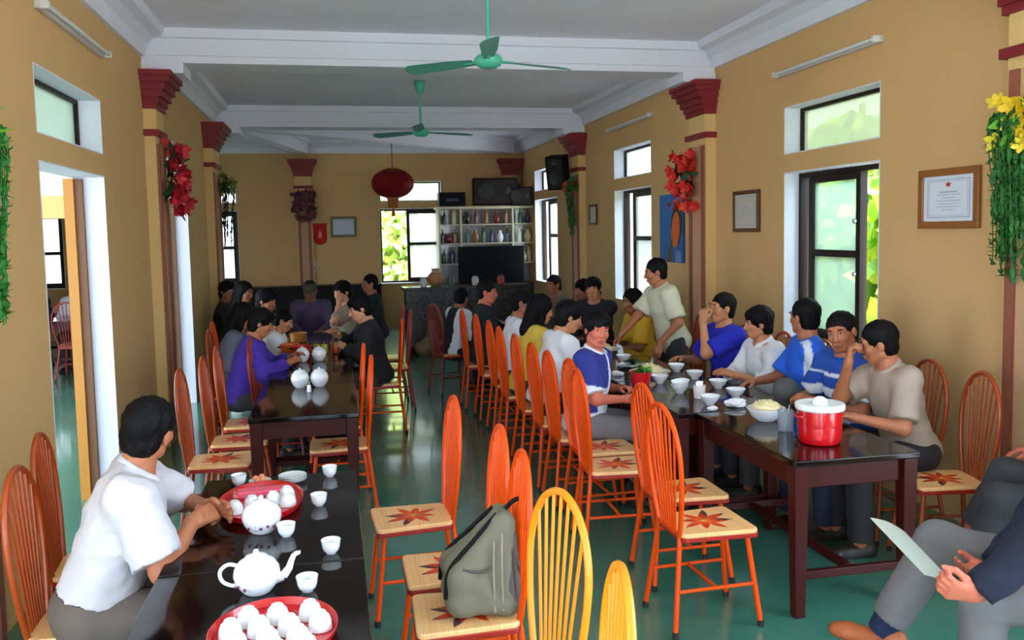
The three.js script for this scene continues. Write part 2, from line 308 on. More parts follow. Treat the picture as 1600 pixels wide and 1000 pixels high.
function chairGeos() {
  const G = {};
  G.seat = new THREE.ExtrudeGeometry(seatShape(0.98), { depth: 0.012, bevelEnabled: true, bevelSize: 0.005, bevelThickness: 0.005, bevelSegments: 2, curveSegments: 5 }).rotateX(Math.PI / 2).scale(1, 1, 1).translate(0, 0.46, 0);
  { const p = G.seat.attributes.position, u = G.seat.attributes.uv; for (let i = 0; i < p.count; i++) u.setXY(i, p.getX(i) / 0.37 + 0.5, 0.5 - p.getZ(i) / 0.38); }
  G.rim = new THREE.ExtrudeGeometry(seatShape(1.0), { depth: 0.014, bevelEnabled: true, bevelSize: 0.004, bevelThickness: 0.004, bevelSegments: 2, curveSegments: 5 }).rotateX(Math.PI / 2).translate(0, 0.442, 0);
  const bz = (y) => -0.185 - (y - 0.45) * 0.075;                     // slant of the back
  const hoop = []; const wAt = (y) => y < 0.8 ? 0.115 + 0.072 * Math.sin((y - 0.44) / 0.36 * Math.PI / 2) : 0.187 * Math.sqrt(Math.max(0, 1 - ((y - 0.8) / 0.235) ** 2));
  const ys = [0.44, 0.52, 0.6, 0.68, 0.76, 0.83, 0.89, 0.94, 0.98, 1.01, 1.028]; for (const y of ys) hoop.push([-wAt(y), y, bz(y)]); hoop.push([0, 1.036, bz(1.036)]); for (const y of ys.slice().reverse()) hoop.push([wAt(y), y, bz(y)]);
  G.hoop = tube(hoop, 0.0125, 56, 8);
  G.spindles = [-3, -2, -1, 0, 1, 2, 3].map((i) => { const xb = i * 0.024, xt = i * 0.047, yt = 0.8 + 0.235 * Math.sqrt(Math.max(0, 1 - (xt / 0.187) ** 2)) - 0.006; return rod([xb, 0.45, bz(0.45)], [xt, yt, bz(yt)], 0.0062, 0.0062, 6); });
  G.rail = rod([-0.118, 0.452, -0.185], [0.118, 0.452, -0.185], 0.0125);
  G.backLegs = [-1, 1].map((s) => rod([s * 0.115, 0.45, -0.184], [s * 0.175, 0.012, -0.235], 0.0125));
  G.frontLegs = [-1, 1].map((s) => rod([s * 0.128, 0.43, 0.145], [s * 0.168, 0.012, 0.195], 0.0125));
  G.feet = [[-0.175, -0.235], [0.175, -0.235], [-0.168, 0.195], [0.168, 0.195]].map(([x, z]) => new THREE.CylinderGeometry(0.0145, 0.016, 0.03, 8).translate(x, 0.015, z));
  G.side = [-1, 1].map((s) => rod([s * 0.149, 0.2, -0.213], [s * 0.15, 0.2, 0.173], 0.009));
  G.cross = [rod([-0.149, 0.2, -0.02], [0.149, 0.2, -0.02], 0.009)];
  G.under = [-1, 1].map((s) => rod([s * 0.115, 0.422, -0.185], [s * 0.128, 0.422, 0.145], 0.009));
  return G;
}
const CG = chairGeos(), chairProtos = {};
function makeChair(kind) {
  const o = new THREE.Group(), f = CH[kind].f; o.name = 'dining_chair';
  part('seat', CG.seat, printMat, o); part('seat_rim', CG.rim, rimMat, o);
  part('back_hoop', [CG.hoop, CG.rail], f, o); for (const s of CG.spindles) part('spindle', s, f, o);
  [...CG.backLegs, ...CG.frontLegs].forEach((l, i) => { const m = part('leg', l, f, o); part('foot_cap', CG.feet[i], footMat, m); });
  for (const s of CG.side) part('stretcher', s, f, o); part('stretcher', CG.cross[0], f, o); part('seat_frame', CG.under, f, o);
  o.userData = { category: 'chair' }; return o;
}
for (const k of Object.keys(CH)) chairProtos[k] = makeChair(k);
// heading 0 faces +X, 90 faces down the hall
function chair(kind, x, d, heading, label, group) { return copy(chairProtos[kind], label, [x, 0, d], heading + 90, group); }
const gR = 'chairs backing onto the aisle along the right-hand tables', gL = 'chairs along the left-hand tables', gW = 'chairs by the right wall';
[[1.67, 3.68, 2, 'orange', 'orange hoop-backed chair nearest the camera in the aisle row, whole printed seat showing'],
 [1.77, 4.17, 0, 'orange', 'orange chair second nearest in the aisle row, tucked under the red cooler table'],
 [1.58, 4.72, -3, 'orange', 'orange chair third nearest in the aisle row, pale seat before the boy'],
 [1.64, 5.13, 2, 'orange', 'orange chair fourth nearest in the aisle row, just this side of the boy'],
 [1.6, 5.52, 0, 'orange', 'orange chair with the boy in the blue and white shirt sitting on it'],
 [1.59, 5.96, 0, 'orange', 'orange chair between the boy and the person in the white top'],
 [1.58, 6.5, 0, 'orange', 'orange chair of the black-haired person in a white top at the right tables'],
 [1.56, 7.05, 0, 'orange', 'orange chair of the long-haired person with the yellow collar'],
 [1.57, 7.6, 0, 'orange', 'orange chair of the farther person in white at the right tables'],
 [1.55, 8.2, 0, 'orange', 'empty orange chair between the farther person in white and the person in black'],
 [1.5, 8.8, 0, 'orange', 'orange chair behind the person in a black jacket in the aisle row'],
 [1.28, 9.7, 20, 'red', 'dark red chair at the far aisle end under the person in a waistcoat'],
].forEach(([x, d, h, k, l]) => chair(k, x, d, h, l, gR));
[[0.32, 4.12, 183, 'orange', 'orange chair standing alone in the aisle with its whole red flower seat in view'],
 [0.42, 3.44, 180, 'orange', 'orange chair half hidden behind the grey backpack'],
 [0.42, 3.02, 178, 'orange', 'orange chair with the grey backpack hanging on its back'],
 [0.44, 2.46, 194, 'yellow', 'yellow-orange chair turned so its spindled hoop shows broadside'],
 [0.42, 1.93, 171, 'yellow', 'yellow-orange chair cut by the bottom of the picture, only its hoop top visible'],
 [-0.02, 5.7, 180, 'orange', 'orange chair pushed under the table with the round white jars, nearer of the two'],
 [-0.05, 6.32, 180, 'orange', 'orange chair pushed under the table with the round white jars, farther of the two'],
 [0.36, 8.0, 178, 'orange', 'chair under the person in the black jacket at the left tables'],
 [0.52, 8.95, 180, 'red', 'dark red chair on the aisle beyond the person in the black jacket'],
 [0.5, 9.6, 180, 'red', 'farthest dark red chair on the aisle side of the left tables'],
 [-0.92, 3.3, 2, 'brown', 'brown-orange chair in the left corner with the man in white perched on it'],
 [-1.02, 3.88, 6, 'brown', 'empty brown-orange chair behind the shoulder of the man in white'],
 [-0.74, 5.5, 0, 'brown', 'brown-orange chair near the white door jamb, nearest at the jar table left side'],
 [-0.68, 6.02, 0, 'brown', 'brown-orange chair second nearest on the left side of the jar table'],
 [-0.66, 6.55, 0, 'brown', 'brown-orange chair third nearest on the left side of the jar table'],
 [-0.46, 7.05, -8, 'red', 'dark red chair whose hoop crosses the sleeve of the person in purple'],
 [-0.88, 7.75, 0, 'brown', 'chair under the person in grey-blue sleeves on the left'],
 [-0.95, 8.5, 0, 'orange', 'bright orange chair behind the grey-blue sleeved person by the left wall'],
].forEach(([x, d, h, k, l]) => chair(k, x, d, h, l, gL));
[[3.17, 3.98, 168, 'brown', 'empty brown chair with its hoop against the right wall'],
 [3.2, 4.42, 175, 'brown', 'brown chair under the man in the tan shirt'],
 [3.12, 4.93, 180, 'brown', 'brown chair under the man in the striped blue shirt'],
 [3.12, 5.4, 180, 'brown', 'brown chair under the man in the bright blue shirt with a white side stripe'],
 [3.1, 5.9, 180, 'brown', 'brown chair under the boy in the open white shirt'],
 [3.06, 6.45, 180, 'brown', 'brown chair under the man drinking in the royal blue shirt'],
 [3.12, 7.5, 170, 'brown', 'brown chair pushed back behind the standing man in cream'],
 [2.7, 2.3, 140, 'brown', 'chair under the man in navy reading the paper, mostly out of view'],
 [3.47, 3.22, 128, 'brown', 'chair under the man with crossed legs by the right wall'],
].forEach(([x, d, h, k, l]) => chair(k, x, d, h, l, gW));
// ------------------------------------------------------------------ people: smooth fields meshed with surface nets
// primitives: {a,b,ra,rb} tapered capsule, {c,r,q} ellipsoid (q: quaternion); k = blend; cut: [[normal, point]] keeps the side the normal points away from; sub = carve
const v3 = (x, y, z) => new THREE.Vector3(x, y, z);
function field(prims, cell, post) {
  const lo = v3(1e9, 1e9, 1e9), hi = v3(-1e9, -1e9, -1e9);
  for (const p of prims) { if (p.sub) continue; const R = p.r ? Math.max(p.r.x, p.r.y, p.r.z) : 0; for (const [q, r] of p.r ? [[p.c, R]] : [[p.a, p.ra], [p.b, p.rb]]) { lo.min(q.clone().subScalar(r + 0.02)); hi.max(q.clone().addScalar(r + 0.02)); } }
  lo.subScalar(2 * cell); hi.addScalar(2 * cell);
  const nx = Math.ceil((hi.x - lo.x) / cell) + 1, ny = Math.ceil((hi.y - lo.y) / cell) + 1, nz = Math.ceil((hi.z - lo.z) / cell) + 1;
  const F = new Float32Array(nx * ny * nz).fill(9);
  const P = v3(0, 0, 0);
  for (const p of prims) {
    const k = p.k ?? 0.03, mg = k + 3 * cell;
    let bl, bh;
    if (p.r) { const R = Math.max(p.r.x, p.r.y, p.r.z) + mg; bl = p.c.clone().subScalar(R); bh = p.c.clone().addScalar(R); }
    else { const R = Math.max(p.ra, p.rb) + mg; bl = p.a.clone().min(p.b).subScalar(R); bh = p.a.clone().max(p.b).addScalar(R); }
    const i0 = Math.max(0, Math.floor((bl.x - lo.x) / cell)), i1 = Math.min(nx - 1, Math.ceil((bh.x - lo.x) / cell));
    const j0 = Math.max(0, Math.floor((bl.y - lo.y) / cell)), j1 = Math.min(ny - 1, Math.ceil((bh.y - lo.y) / cell));
    const k0 = Math.max(0, Math.floor((bl.z - lo.z) / cell)), k1 = Math.min(nz - 1, Math.ceil((bh.z - lo.z) / cell));
    const qi = p.q ? p.q.clone().invert() : null;
    let ab, L2; if (!p.r) { ab = p.b.clone().sub(p.a); L2 = ab.lengthSq() || 1e-9; }
    for (let z = k0; z <= k1; z++) for (let y = j0; y <= j1; y++) for (let x = i0; x <= i1; x++) {
      const X = lo.x + x * cell, Y = lo.y + y * cell, Z = lo.z + z * cell; let d;
      if (p.r) {
        P.set(X - p.c.x, Y - p.c.y, Z - p.c.z); if (qi) P.applyQuaternion(qi);
        const ax = P.x / p.r.x, ay = P.y / p.r.y, az = P.z / p.r.z, a = Math.sqrt(ax * ax + ay * ay + az * az), bx = ax / p.r.x, by = ay / p.r.y, bz = az / p.r.z, b = Math.sqrt(bx * bx + by * by + bz * bz);
        d = b > 1e-6 ? a * (a - 1) / b : -Math.min(p.r.x, p.r.y, p.r.z);
      } else {
        const px = X - p.a.x, py = Y - p.a.y, pz = Z - p.a.z; let t = (px * ab.x + py * ab.y + pz * ab.z) / L2; t = t < 0 ? 0 : t > 1 ? 1 : t;
        const dx = px - t * ab.x, dy = py - t * ab.y, dz = pz - t * ab.z; d = Math.sqrt(dx * dx + dy * dy + dz * dz) - (p.ra + (p.rb - p.ra) * t);
      }
      if (p.cut) for (const [n, q] of p.cut) { const e = n.x * (X - q.x) + n.y * (Y - q.y) + n.z * (Z - q.z); if (e > d) d = e; }
      const id = (z * ny + y) * nx + x, f = F[id];
      if (p.sub) { const h = Math.max(k - Math.abs(f + d), 0) / k; F[id] = Math.max(f, -d) + h * h * k * 0.25; }
      else { const h = Math.max(k - Math.abs(f - d), 0) / k; F[id] = Math.min(f, d) - h * h * k * 0.25; }
    }
  }
  if (post) for (let z = 0, id = 0; z < nz; z++) for (let y = 0; y < ny; y++) for (let x = 0; x < nx; x++, id++) if (F[id] < 0.06) F[id] = post(lo.x + x * cell, lo.y + y * cell, lo.z + z * cell, F[id]);
  // naive surface nets
  const pos = [], idx = [], at = new Int32Array(nx * ny * nz).fill(-1), off = [0, 1, nx, nx + 1, nx * ny, nx * ny + 1, nx * ny + nx, nx * ny + nx + 1];
  const ed = [[0, 1], [2, 3], [4, 5], [6, 7], [0, 2], [1, 3], [4, 6], [5, 7], [0, 4], [1, 5], [2, 6], [3, 7]];
  for (let z = 0; z < nz - 1; z++) for (let y = 0; y < ny - 1; y++) for (let x = 0; x < nx - 1; x++) {
    const id = (z * ny + y) * nx + x; let m = 0; for (let c = 0; c < 8; c++) if (F[id + off[c]] < 0) m |= 1 << c;
    if (m === 0 || m === 255) continue;
    let sx = 0, sy = 0, sz = 0, n = 0;
    for (const [a, b] of ed) { if (((m >> a) & 1) === ((m >> b) & 1)) continue; const fa = F[id + off[a]], fb = F[id + off[b]], t = fa / (fa - fb);
      sx += (a & 1) + t * ((b & 1) - (a & 1)); sy += ((a >> 1) & 1) + t * (((b >> 1) & 1) - ((a >> 1) & 1)); sz += (a >> 2) + t * ((b >> 2) - (a >> 2)); n++; }
    at[id] = pos.length / 3; pos.push(lo.x + (x + sx / n) * cell, lo.y + (y + sy / n) * cell, lo.z + (z + sz / n) * cell);
  }
  const quad = (a, b, c, d, flip) => { if (a < 0 || b < 0 || c < 0 || d < 0) return; if (flip) idx.push(a, c, b, a, d, c); else idx.push(a, b, c, a, c, d); };
  const sX = 1, sY = nx, sZ = nx * ny;
  for (let z = 1; z < nz - 1; z++) for (let y = 1; y < ny - 1; y++) for (let x = 1; x < nx - 1; x++) {
    const id = (z * ny + y) * nx + x, s = F[id] < 0;
    if (s !== F[id + sX] < 0) quad(at[id - sY - sZ], at[id - sZ], at[id], at[id - sY], !s);
    if (s !== F[id + sY] < 0) quad(at[id - sX - sZ], at[id - sX], at[id], at[id - sZ], !s);
    if (s !== F[id + sZ] < 0) quad(at[id - sX - sY], at[id - sY], at[id], at[id - sX], !s);
  }
  const g = new THREE.BufferGeometry(); g.setAttribute('position', new THREE.Float32BufferAttribute(pos, 3)); g.setIndex(idx); g.computeVertexNormals(); return g;
}
const ell = (c, r, k, o = {}) => ({ c: v3(...c), r: v3(...r), k, ...o });
const cap = (a, b, ra, rb, k, o = {}) => ({ a: Array.isArray(a) ? v3(...a) : a, b: Array.isArray(b) ? v3(...b) : b, ra, rb, k, ...o });
// head: centre at the origin, face towards +z, 0.225 m tall
const headGeo = field([
  ell([0, 0.03, -0.014], [0.074, 0.084, 0.093], 0.03), ell([0, -0.03, 0.022], [0.062, 0.078, 0.068], 0.03), cap([-0.022, -0.093, 0.052], [0.022, -0.093, 0.052], 0.02, 0.02, 0.03),
  cap([-0.05, -0.065, 0.0], [-0.02, -0.094, 0.05], 0.018, 0.016, 0.025), cap([0.05, -0.065, 0.0], [0.02, -0.094, 0.05], 0.018, 0.016, 0.025),
  ell([-0.036, -0.028, 0.06], [0.026, 0.022, 0.022], 0.02), ell([0.036, -0.028, 0.06], [0.026, 0.022, 0.022], 0.02),
  cap([-0.04, 0.022, 0.07], [0.04, 0.022, 0.07], 0.012, 0.012, 0.02), ell([-0.032, 0.002, 0.096], [0.018, 0.012, 0.016], 0.012, { sub: true }), ell([0.032, 0.002, 0.096], [0.018, 0.012, 0.016], 0.012, { sub: true }),
  cap([0, 0.012, 0.086], [0, -0.034, 0.104], 0.007, 0.012, 0.012), ell([-0.012, -0.037, 0.093], [0.011, 0.009, 0.012], 0.008), ell([0.012, -0.037, 0.093], [0.011, 0.009, 0.012], 0.008),
  cap([-0.02, -0.066, 0.086], [0.02, -0.066, 0.086], 0.007, 0.007, 0.01), cap([-0.015, -0.075, 0.084], [0.015, -0.075, 0.084], 0.0075, 0.0075, 0.008),
  ell([-0.078, -0.008, -0.008], [0.009, 0.031, 0.019], 0.008), ell([0.078, -0.008, -0.008], [0.009, 0.031, 0.019], 0.008),
  cap([0, -0.06, -0.025], [0, -0.15, -0.04], 0.053, 0.056, 0.03),
], 0.005);
const tuft = (x, y, z, d) => d + 0.006 * noise.noise(x * 45, y * 18, z * 45) + 0.004 * noise.noise(x * 90, y * 60, z * 90);
const faceCut = ell([0, -0.06, 0.115], [0.078, 0.112, 0.088], 0.008, { sub: true });
const hairGeo = {
  short: field([ell([0, 0.035, -0.02], [0.086, 0.092, 0.1], 0.02), ell([0, -0.03, -0.045], [0.073, 0.07, 0.06], 0.02), faceCut, ell([-0.085, -0.02, -0.002], [0.02, 0.04, 0.028], 0.008, { sub: true }), ell([0.085, -0.02, -0.002], [0.02, 0.04, 0.028], 0.008, { sub: true }), ell([0, -0.14, -0.02], [0.12, 0.06, 0.14], 0.01, { sub: true })], 0.006, tuft),
  full: field([ell([0, 0.038, -0.018], [0.094, 0.097, 0.108], 0.02), ell([0, -0.03, -0.045], [0.08, 0.085, 0.066], 0.02), ell([0.02, 0.075, 0.05], [0.06, 0.03, 0.05], 0.02), ell([0, -0.075, 0.115], [0.078, 0.112, 0.088], 0.008, { sub: true }), ell([0, -0.15, -0.02], [0.12, 0.06, 0.14], 0.01, { sub: true })], 0.006, tuft),
  long: field([ell([0, 0.036, -0.018], [0.092, 0.096, 0.106], 0.02), cap([0, -0.02, -0.05], [0, -0.2, -0.085], 0.085, 0.07, 0.03), cap([-0.06, 0, 0], [-0.075, -0.16, -0.01], 0.03, 0.024, 0.02), cap([0.06, 0, 0], [0.075, -0.16, -0.01], 0.03, 0.024, 0.02), ell([0, -0.055, 0.115], [0.072, 0.125, 0.092], 0.008, { sub: true })], 0.007, tuft),
  cap: field([ell([0, 0.045, -0.016], [0.092, 0.075, 0.104], 0.01, { cut: [[v3(0, -1, 0), v3(0, 0.02, 0)]] }), cap([-0.05, 0.03, 0.085], [0.05, 0.03, 0.085], 0.014, 0.014, 0.02), cap([-0.035, 0.025, 0.12], [0.035, 0.025, 0.12], 0.012, 0.012, 0.02), cap([-0.01, 0.022, 0.135], [0.01, 0.022, 0.135], 0.012, 0.012, 0.02)], 0.006),
};
const eyeGeo = ball(0.0115, 0, 0, 0, 1.15, 0.55, 0.6, 10, 8), irisGeo = ball(0.0066, 0, 0, 0.0042, 1, 0.9, 0.6, 8, 6);
const browGeo = tube([[-0.018, -0.003, 0], [-0.004, 0.004, 0.004], [0.016, 0.001, 0.003]], 0.0038, 8, 6);
const lipGeo = tube([[-0.02, -0.069, 0.089], [-0.008, -0.068, 0.096], [0, -0.0695, 0.097], [0.008, -0.068, 0.096], [0.02, -0.069, 0.089]], 0.0042, 10, 6);
// right hand: wrist at the origin, fingers along +y, back of the hand +z, thumb on the -x side
function handGeo(curl, spread, thumb, cell = 0.005) {
  const P = [], w = [-0.029, -0.01, 0.009, 0.027], L = [0.07, 0.079, 0.074, 0.058];
  for (let f = 0; f < 4; f++) {
    const kn = v3(w[f], 0.088 - Math.abs(f - 1.2) * 0.004, 0.002); P.push(cap([w[f] * 0.55, 0.0, 0], kn, 0.015, 0.0115, 0.014));
    let p = kn, ang = curl[0], sx = (f - 1.4) * spread; const seg = [0.47, 0.3, 0.23];
    for (let s = 0; s < 3; s++) { const d = v3(Math.sin(sx), Math.cos(sx) * Math.cos(ang), -Math.sin(ang)); const q = p.clone().addScaledVector(d, L[f] * seg[s]); P.push(cap(p, q, 0.0098 - s * 0.0009, 0.0092 - s * 0.001, 0.004)); p = q; ang += curl[s + 1] ?? curl[2]; }
  }
  P.push(cap([-0.014, 0.02, -0.004], [-0.043, 0.05, -0.014], 0.017, 0.0125, 0.014));
  const t1 = v3(-0.043, 0.05, -0.014), t2 = t1.clone().add(v3(-0.018 + thumb * 0.012, 0.03, -0.012 - thumb * 0.012)), t3 = t2.clone().add(v3(-0.003 + thumb * 0.014, 0.026, -0.006 - thumb * 0.01)); P.push(cap(t1, t2, 0.0115, 0.0105, 0.006), cap(t2, t3, 0.0103, 0.0085, 0.004));
  P.push(ell([0, 0.0, 0], [0.026, 0.03, 0.018], 0.015), cap([0, -0.03, 0], [0, 0.005, 0], 0.024, 0.024, 0.015));
  return field(P, cell);
}
const HANDS = { rest: handGeo([0.3, 0.35, 0.3], 0.06, 0.4), grip: handGeo([0.95, 1.0, 0.7], 0.03, 1.1), flat: handGeo([0.12, 0.12, 0.1], 0.1, 0.1) };
const mirrored = (g) => { const q = g.clone().scale(-1, 1, 1); const i = q.index.array; for (let t = 0; t < i.length; t += 3) { const s = i[t]; i[t] = i[t + 1]; i[t + 1] = s; } q.computeVertexNormals(); return q; };
const HANDL = Object.fromEntries(Object.entries(HANDS).map(([k, g]) => [k, mirrored(g)]));
const shoeGeo = field([cap([0, 0.03, -0.05], [0, 0.028, 0.12], 0.038, 0.034, 0.03), ell([0, 0.022, 0.15], [0.042, 0.024, 0.05], 0.03), ell([0, 0.05, -0.045], [0.04, 0.05, 0.045], 0.03), cap([0, 0.012, -0.06], [0, 0.012, 0.16], 0.034, 0.036, 0.01)], 0.008, (x, y, z, d) => Math.max(d, -y));
const SKIN = [M(196, 128, 88, 0.55), M(180, 110, 74, 0.55), M(208, 146, 108, 0.55), M(160, 96, 66, 0.55), M(206, 110, 82, 0.55)];
const HAIR = M(8, 6, 8, 0.65, { specularIntensity: 0.35 }), eyeWhite = M(186, 174, 164, 0.4), irisMat = M(28, 18, 14, 0.25), lipMat = M(150, 72, 62, 0.5);
const basis = (x, y, z) => new THREE.Quaternion().setFromRotationMatrix(new THREE.Matrix4().makeBasis(x, y, z));
const ik = (a, t, l1, l2, hint) => { const d = t.clone().sub(a); let L = d.length(); const mx = (l1 + l2) * 0.995; if (L > mx) { d.multiplyScalar(mx / L); L = mx; } const u = d.clone().normalize(), c = (l1 * l1 + L * L - l2 * l2) / (2 * L), h = Math.sqrt(Math.max(0, l1 * l1 - c * c)); const n = hint.clone().addScaledVector(u, -hint.dot(u)).normalize(); return [a.clone().addScaledVector(u, c).addScaledVector(n, h), a.clone().add(d)]; };
/* spec: at [X, hip height, D]; face heading in degrees (0 = +X, 90 = down the hall); lean, side in degrees; head {yaw,pitch,roll} with yaw > 0 to the person's left;
   l / r arm: {to:[X,Y,D], hint:[f,l,u], hand, palm:[f,l,u]}; legs 'sit' | 'stand' | {lk,lf,rk,rf}; shirt {col, sleeve 0..2, hem}, trousers, hair, shoe, colour(x,y,z) local */
function person(s) {
  const S = s.scale ?? 1, cell = s.cell ?? 0.014, a = (s.face * Math.PI) / 180, D = Math.PI / 180;
  const F = v3(Math.cos(a), 0, -Math.sin(a)), U = v3(0, 1, 0), L = new THREE.Vector3().crossVectors(U, F);
  const root = thing('person', s.label, 'person', [s.at[0], 0, s.at[2]], 0, s.group), O = v3(s.at[0], 0, -s.at[2]);
  const W = (p) => V(...p).sub(O), loc = (p, f, l, u) => p.clone().addScaledVector(F, f).addScaledVector(L, l).addScaledVector(U, u);
  const hip = v3(0, s.at[1], 0), lean = (s.lean ?? 5) * D, side = (s.side ?? 0) * D, tw = (s.twist ?? 0) * D;
  const up = U.clone().multiplyScalar(Math.cos(lean)).addScaledVector(F, Math.sin(lean)).addScaledVector(L, Math.sin(side)).normalize();
  const Fs = F.clone().multiplyScalar(Math.cos(tw)).addScaledVector(L, Math.sin(tw)), fw = Fs.clone().addScaledVector(up, -Fs.dot(up)).normalize(), lf = new THREE.Vector3().crossVectors(up, fw);
  const q = basis(lf, up, fw), T = (f, l, u) => hip.clone().addScaledVector(fw, f * S).addScaledVector(lf, l * S).addScaledVector(up, u * S), R3 = (x, y, z) => v3(x * S, y * S, z * S);
  const shY = 0.455, shL = T(0.0, 0.165, shY), shR = T(0.0, -0.165, shY), neck = T(-0.005, 0, 0.5), hN = { yaw: 0, pitch: 0, roll: 0, ...(s.head ?? {}) };
  const qh = q.clone().multiply(new THREE.Quaternion().setFromEuler(new THREE.Euler((hN.pitch - (s.lean ?? 5) * 0.7) * D, hN.yaw * D, hN.roll * D, 'YXZ')));
  const hf = v3(0, 0, 1).applyQuaternion(qh), hu = v3(0, 1, 0).applyQuaternion(qh), headC = neck.clone().addScaledVector(up, 0.06 * S).addScaledVector(hu, 0.1 * S).addScaledVector(hf, 0.022 * S);
  const hl = loc(hip, 0, 0.09 * S, 0), hr = loc(hip, 0, -0.09 * S, 0), th = 0.41 * S, shn = 0.41 * S;
  let lk, lfoot, rk, rfoot; const legs = s.legs ?? 'sit';
  if (legs === 'stand') { lk = loc(hl, 0.02, 0.01, -th); rk = loc(hr, 0.02, -0.01, -th); lfoot = loc(hl, 0, 0.02, 0.07 - hip.y); rfoot = loc(hr, 0, -0.02, 0.07 - hip.y); }
  else if (legs === 'sit') { const sp = s.spread ?? 0.05; lk = loc(hl, th * 0.985, sp, -0.03); rk = loc(hr, th * 0.985, -sp, -0.03); lfoot = loc(lk, s.tuck ?? -0.02, 0, 0.075 - lk.y); rfoot = loc(rk, s.tuck ?? -0.02, 0, 0.075 - rk.y); }
  else { lk = W(legs.lk); lfoot = W(legs.lf); rk = W(legs.rk); rfoot = W(legs.rf); }
  const arm = (sp, sh0, sg) => {
    const to = sp?.to ? W(sp.to) : loc(sh0, 0.27 * S, -sg * 0.04, -0.3 * S), hv = sp?.hint ?? [-0.3, sg * 0.6, -0.8];
    const [el, wr] = ik(sh0, to, 0.275 * S, 0.24 * S, F.clone().multiplyScalar(hv[0]).addScaledVector(L, hv[1]).addScaledVector(U, hv[2]));
    return { el, wr, sp };
  };
  const AL = arm(s.l, shL, 1), AR = arm(s.r, shR, -1);
  const k = 0.035 * S, P = [
    ell([0, 0, 0], [0, 0, 0]), ell([0, 0, 0], [0, 0, 0]), ell([0, 0, 0], [0, 0, 0]),
    cap(shL, shR, 0.062 * S, 0.062 * S, 0.06 * S), cap(T(-0.005, 0, 0.44), neck.clone().addScaledVector(up, 0.05 * S), 0.06 * S, 0.05 * S, k)];
  P[0] = { c: T(0.005, 0, 0.32), r: R3(0.165, 0.19, 0.112), q, k }; P[1] = { c: T(0.005 + (s.belly ?? 0), 0, 0.12), r: R3(0.15, 0.17, 0.11), q, k }; P[2] = { c: T(-0.01, 0, 0.0), r: R3(0.165, 0.12, 0.125), q, k };
  const armP = (A, sh0, gr, o) => [cap(sh0, A.el, (0.047 + gr) * S, (0.039 + gr) * S, k, o), cap(A.el, A.wr, (0.04 + gr * 0.8) * S, (0.026 + gr * 0.8) * S, k, o)];
  const legP = (h0, kn, ft, gr) => [cap(h0, kn, (0.085 + gr) * S, (0.056 + gr) * S, k), cap(kn, ft, (0.057 + gr) * S, (0.037 + gr) * S, k)];
  P.push(cap(neck, headC.clone().addScaledVector(hu, -0.04 * S), 0.052 * S, 0.05 * S, k));
  P.push(...armP(AL, shL, 0), ...armP(AR, shR, 0), ...legP(hl, lk, lfoot, 0), ...legP(hr, rk, rfoot, 0));
  const bare = s.bareFeet ? [[lfoot, lk], [rfoot, rk]] : [];
  for (const [ft, kn] of bare) { const toe = s.toe ? W(s.toe) : loc(ft, 0.14, 0, -0.045); P.push(cap(ft.clone().add(v3(0, -0.03, 0)), toe, 0.036 * S, 0.026 * S, 0.02)); }
  const gs = [field(P, cell)];
  const hg = headGeo.clone().applyMatrix4(new THREE.Matrix4().compose(headC, qh, v3(S, S, S))); gs.push(hg);
  for (const [A, G, sg] of [[AL, HANDL, 1], [AR, HANDS, -1]]) {
    const dir = (A.sp?.dir ? F.clone().multiplyScalar(A.sp.dir[0]).addScaledVector(L, A.sp.dir[1]).addScaledVector(U, A.sp.dir[2]) : A.wr.clone().sub(A.el)).normalize();
    const pv = A.sp?.palm ?? [0, -sg * 0.5, -0.8]; const back = F.clone().multiplyScalar(-pv[0]).addScaledVector(L, -pv[1]).addScaledVector(U, -pv[2]); back.addScaledVector(dir, -back.dot(dir)).normalize();
    gs.push(G[A.sp?.hand ?? 'rest'].clone().applyMatrix4(new THREE.Matrix4().compose(A.wr.clone().addScaledVector(dir, 0.012), basis(new THREE.Vector3().crossVectors(dir, back), dir, back), v3(S * 0.98, S * 0.98, S * 0.98))));
  }
  const skin = SKIN[s.skin ?? 0];
  part('body', gs, skin, root);
  // clothing
  const fold = (amp) => (x, y, z, d) => d + amp * (noise.noise(x * 9 + s.at[0] * 3, y * 16, z * 9) + 0.5 * noise.noise(x * 24, y * 30, z * 24 + 5));
  const sl = s.shirt.sleeve ?? 0.8, gr = s.shirt.loose ?? 0.014, hem = s.shirt.hem ?? -0.05, C = [];
  const hemCut = [up.clone().negate(), T(0, 0, hem)], neckCut = [up.clone().addScaledVector(fw, s.shirt.open ?? 0.25).normalize(), T(0, 0, 0.513)];
  for (let i = 0; i < 3; i++) C.push({ ...P[i], r: P[i].r.clone().addScalar(gr), cut: [hemCut, neckCut] });
  C.push(cap(shL, shR, (0.062 + gr) * S, (0.062 + gr) * S, 0.05 * S, { cut: [neckCut] }), cap(T(-0.005, 0, 0.43), neck, (0.07 + gr * 0.6) * S, (0.052 + gr * 0.6) * S, k, { cut: [neckCut] }));
  for (const [A, sh0] of [[AL, shL], [AR, shR]]) {
    const d1 = A.el.clone().sub(sh0), d2 = A.wr.clone().sub(A.el), fl = sl < 1.2 ? gr * 0.8 : 0;
    if (sl <= 1) { const e = sh0.clone().addScaledVector(d1, sl + 0.12); C.push(cap(sh0, e, (0.048 + gr) * S, (0.045 + gr + fl) * S, k, { cut: [[d1.clone().normalize(), sh0.clone().addScaledVector(d1, sl)]] })); }
    else { C.push(cap(sh0, A.el, (0.048 + gr) * S, (0.042 + gr) * S, k)); const t = sl - 1; C.push(cap(A.el, A.el.clone().addScaledVector(d2, Math.min(1, t + 0.12)), (0.042 + gr) * S, (0.03 + gr) * S, k, { cut: [[d2.clone().normalize(), A.el.clone().addScaledVector(d2, t)]] })); }
  }
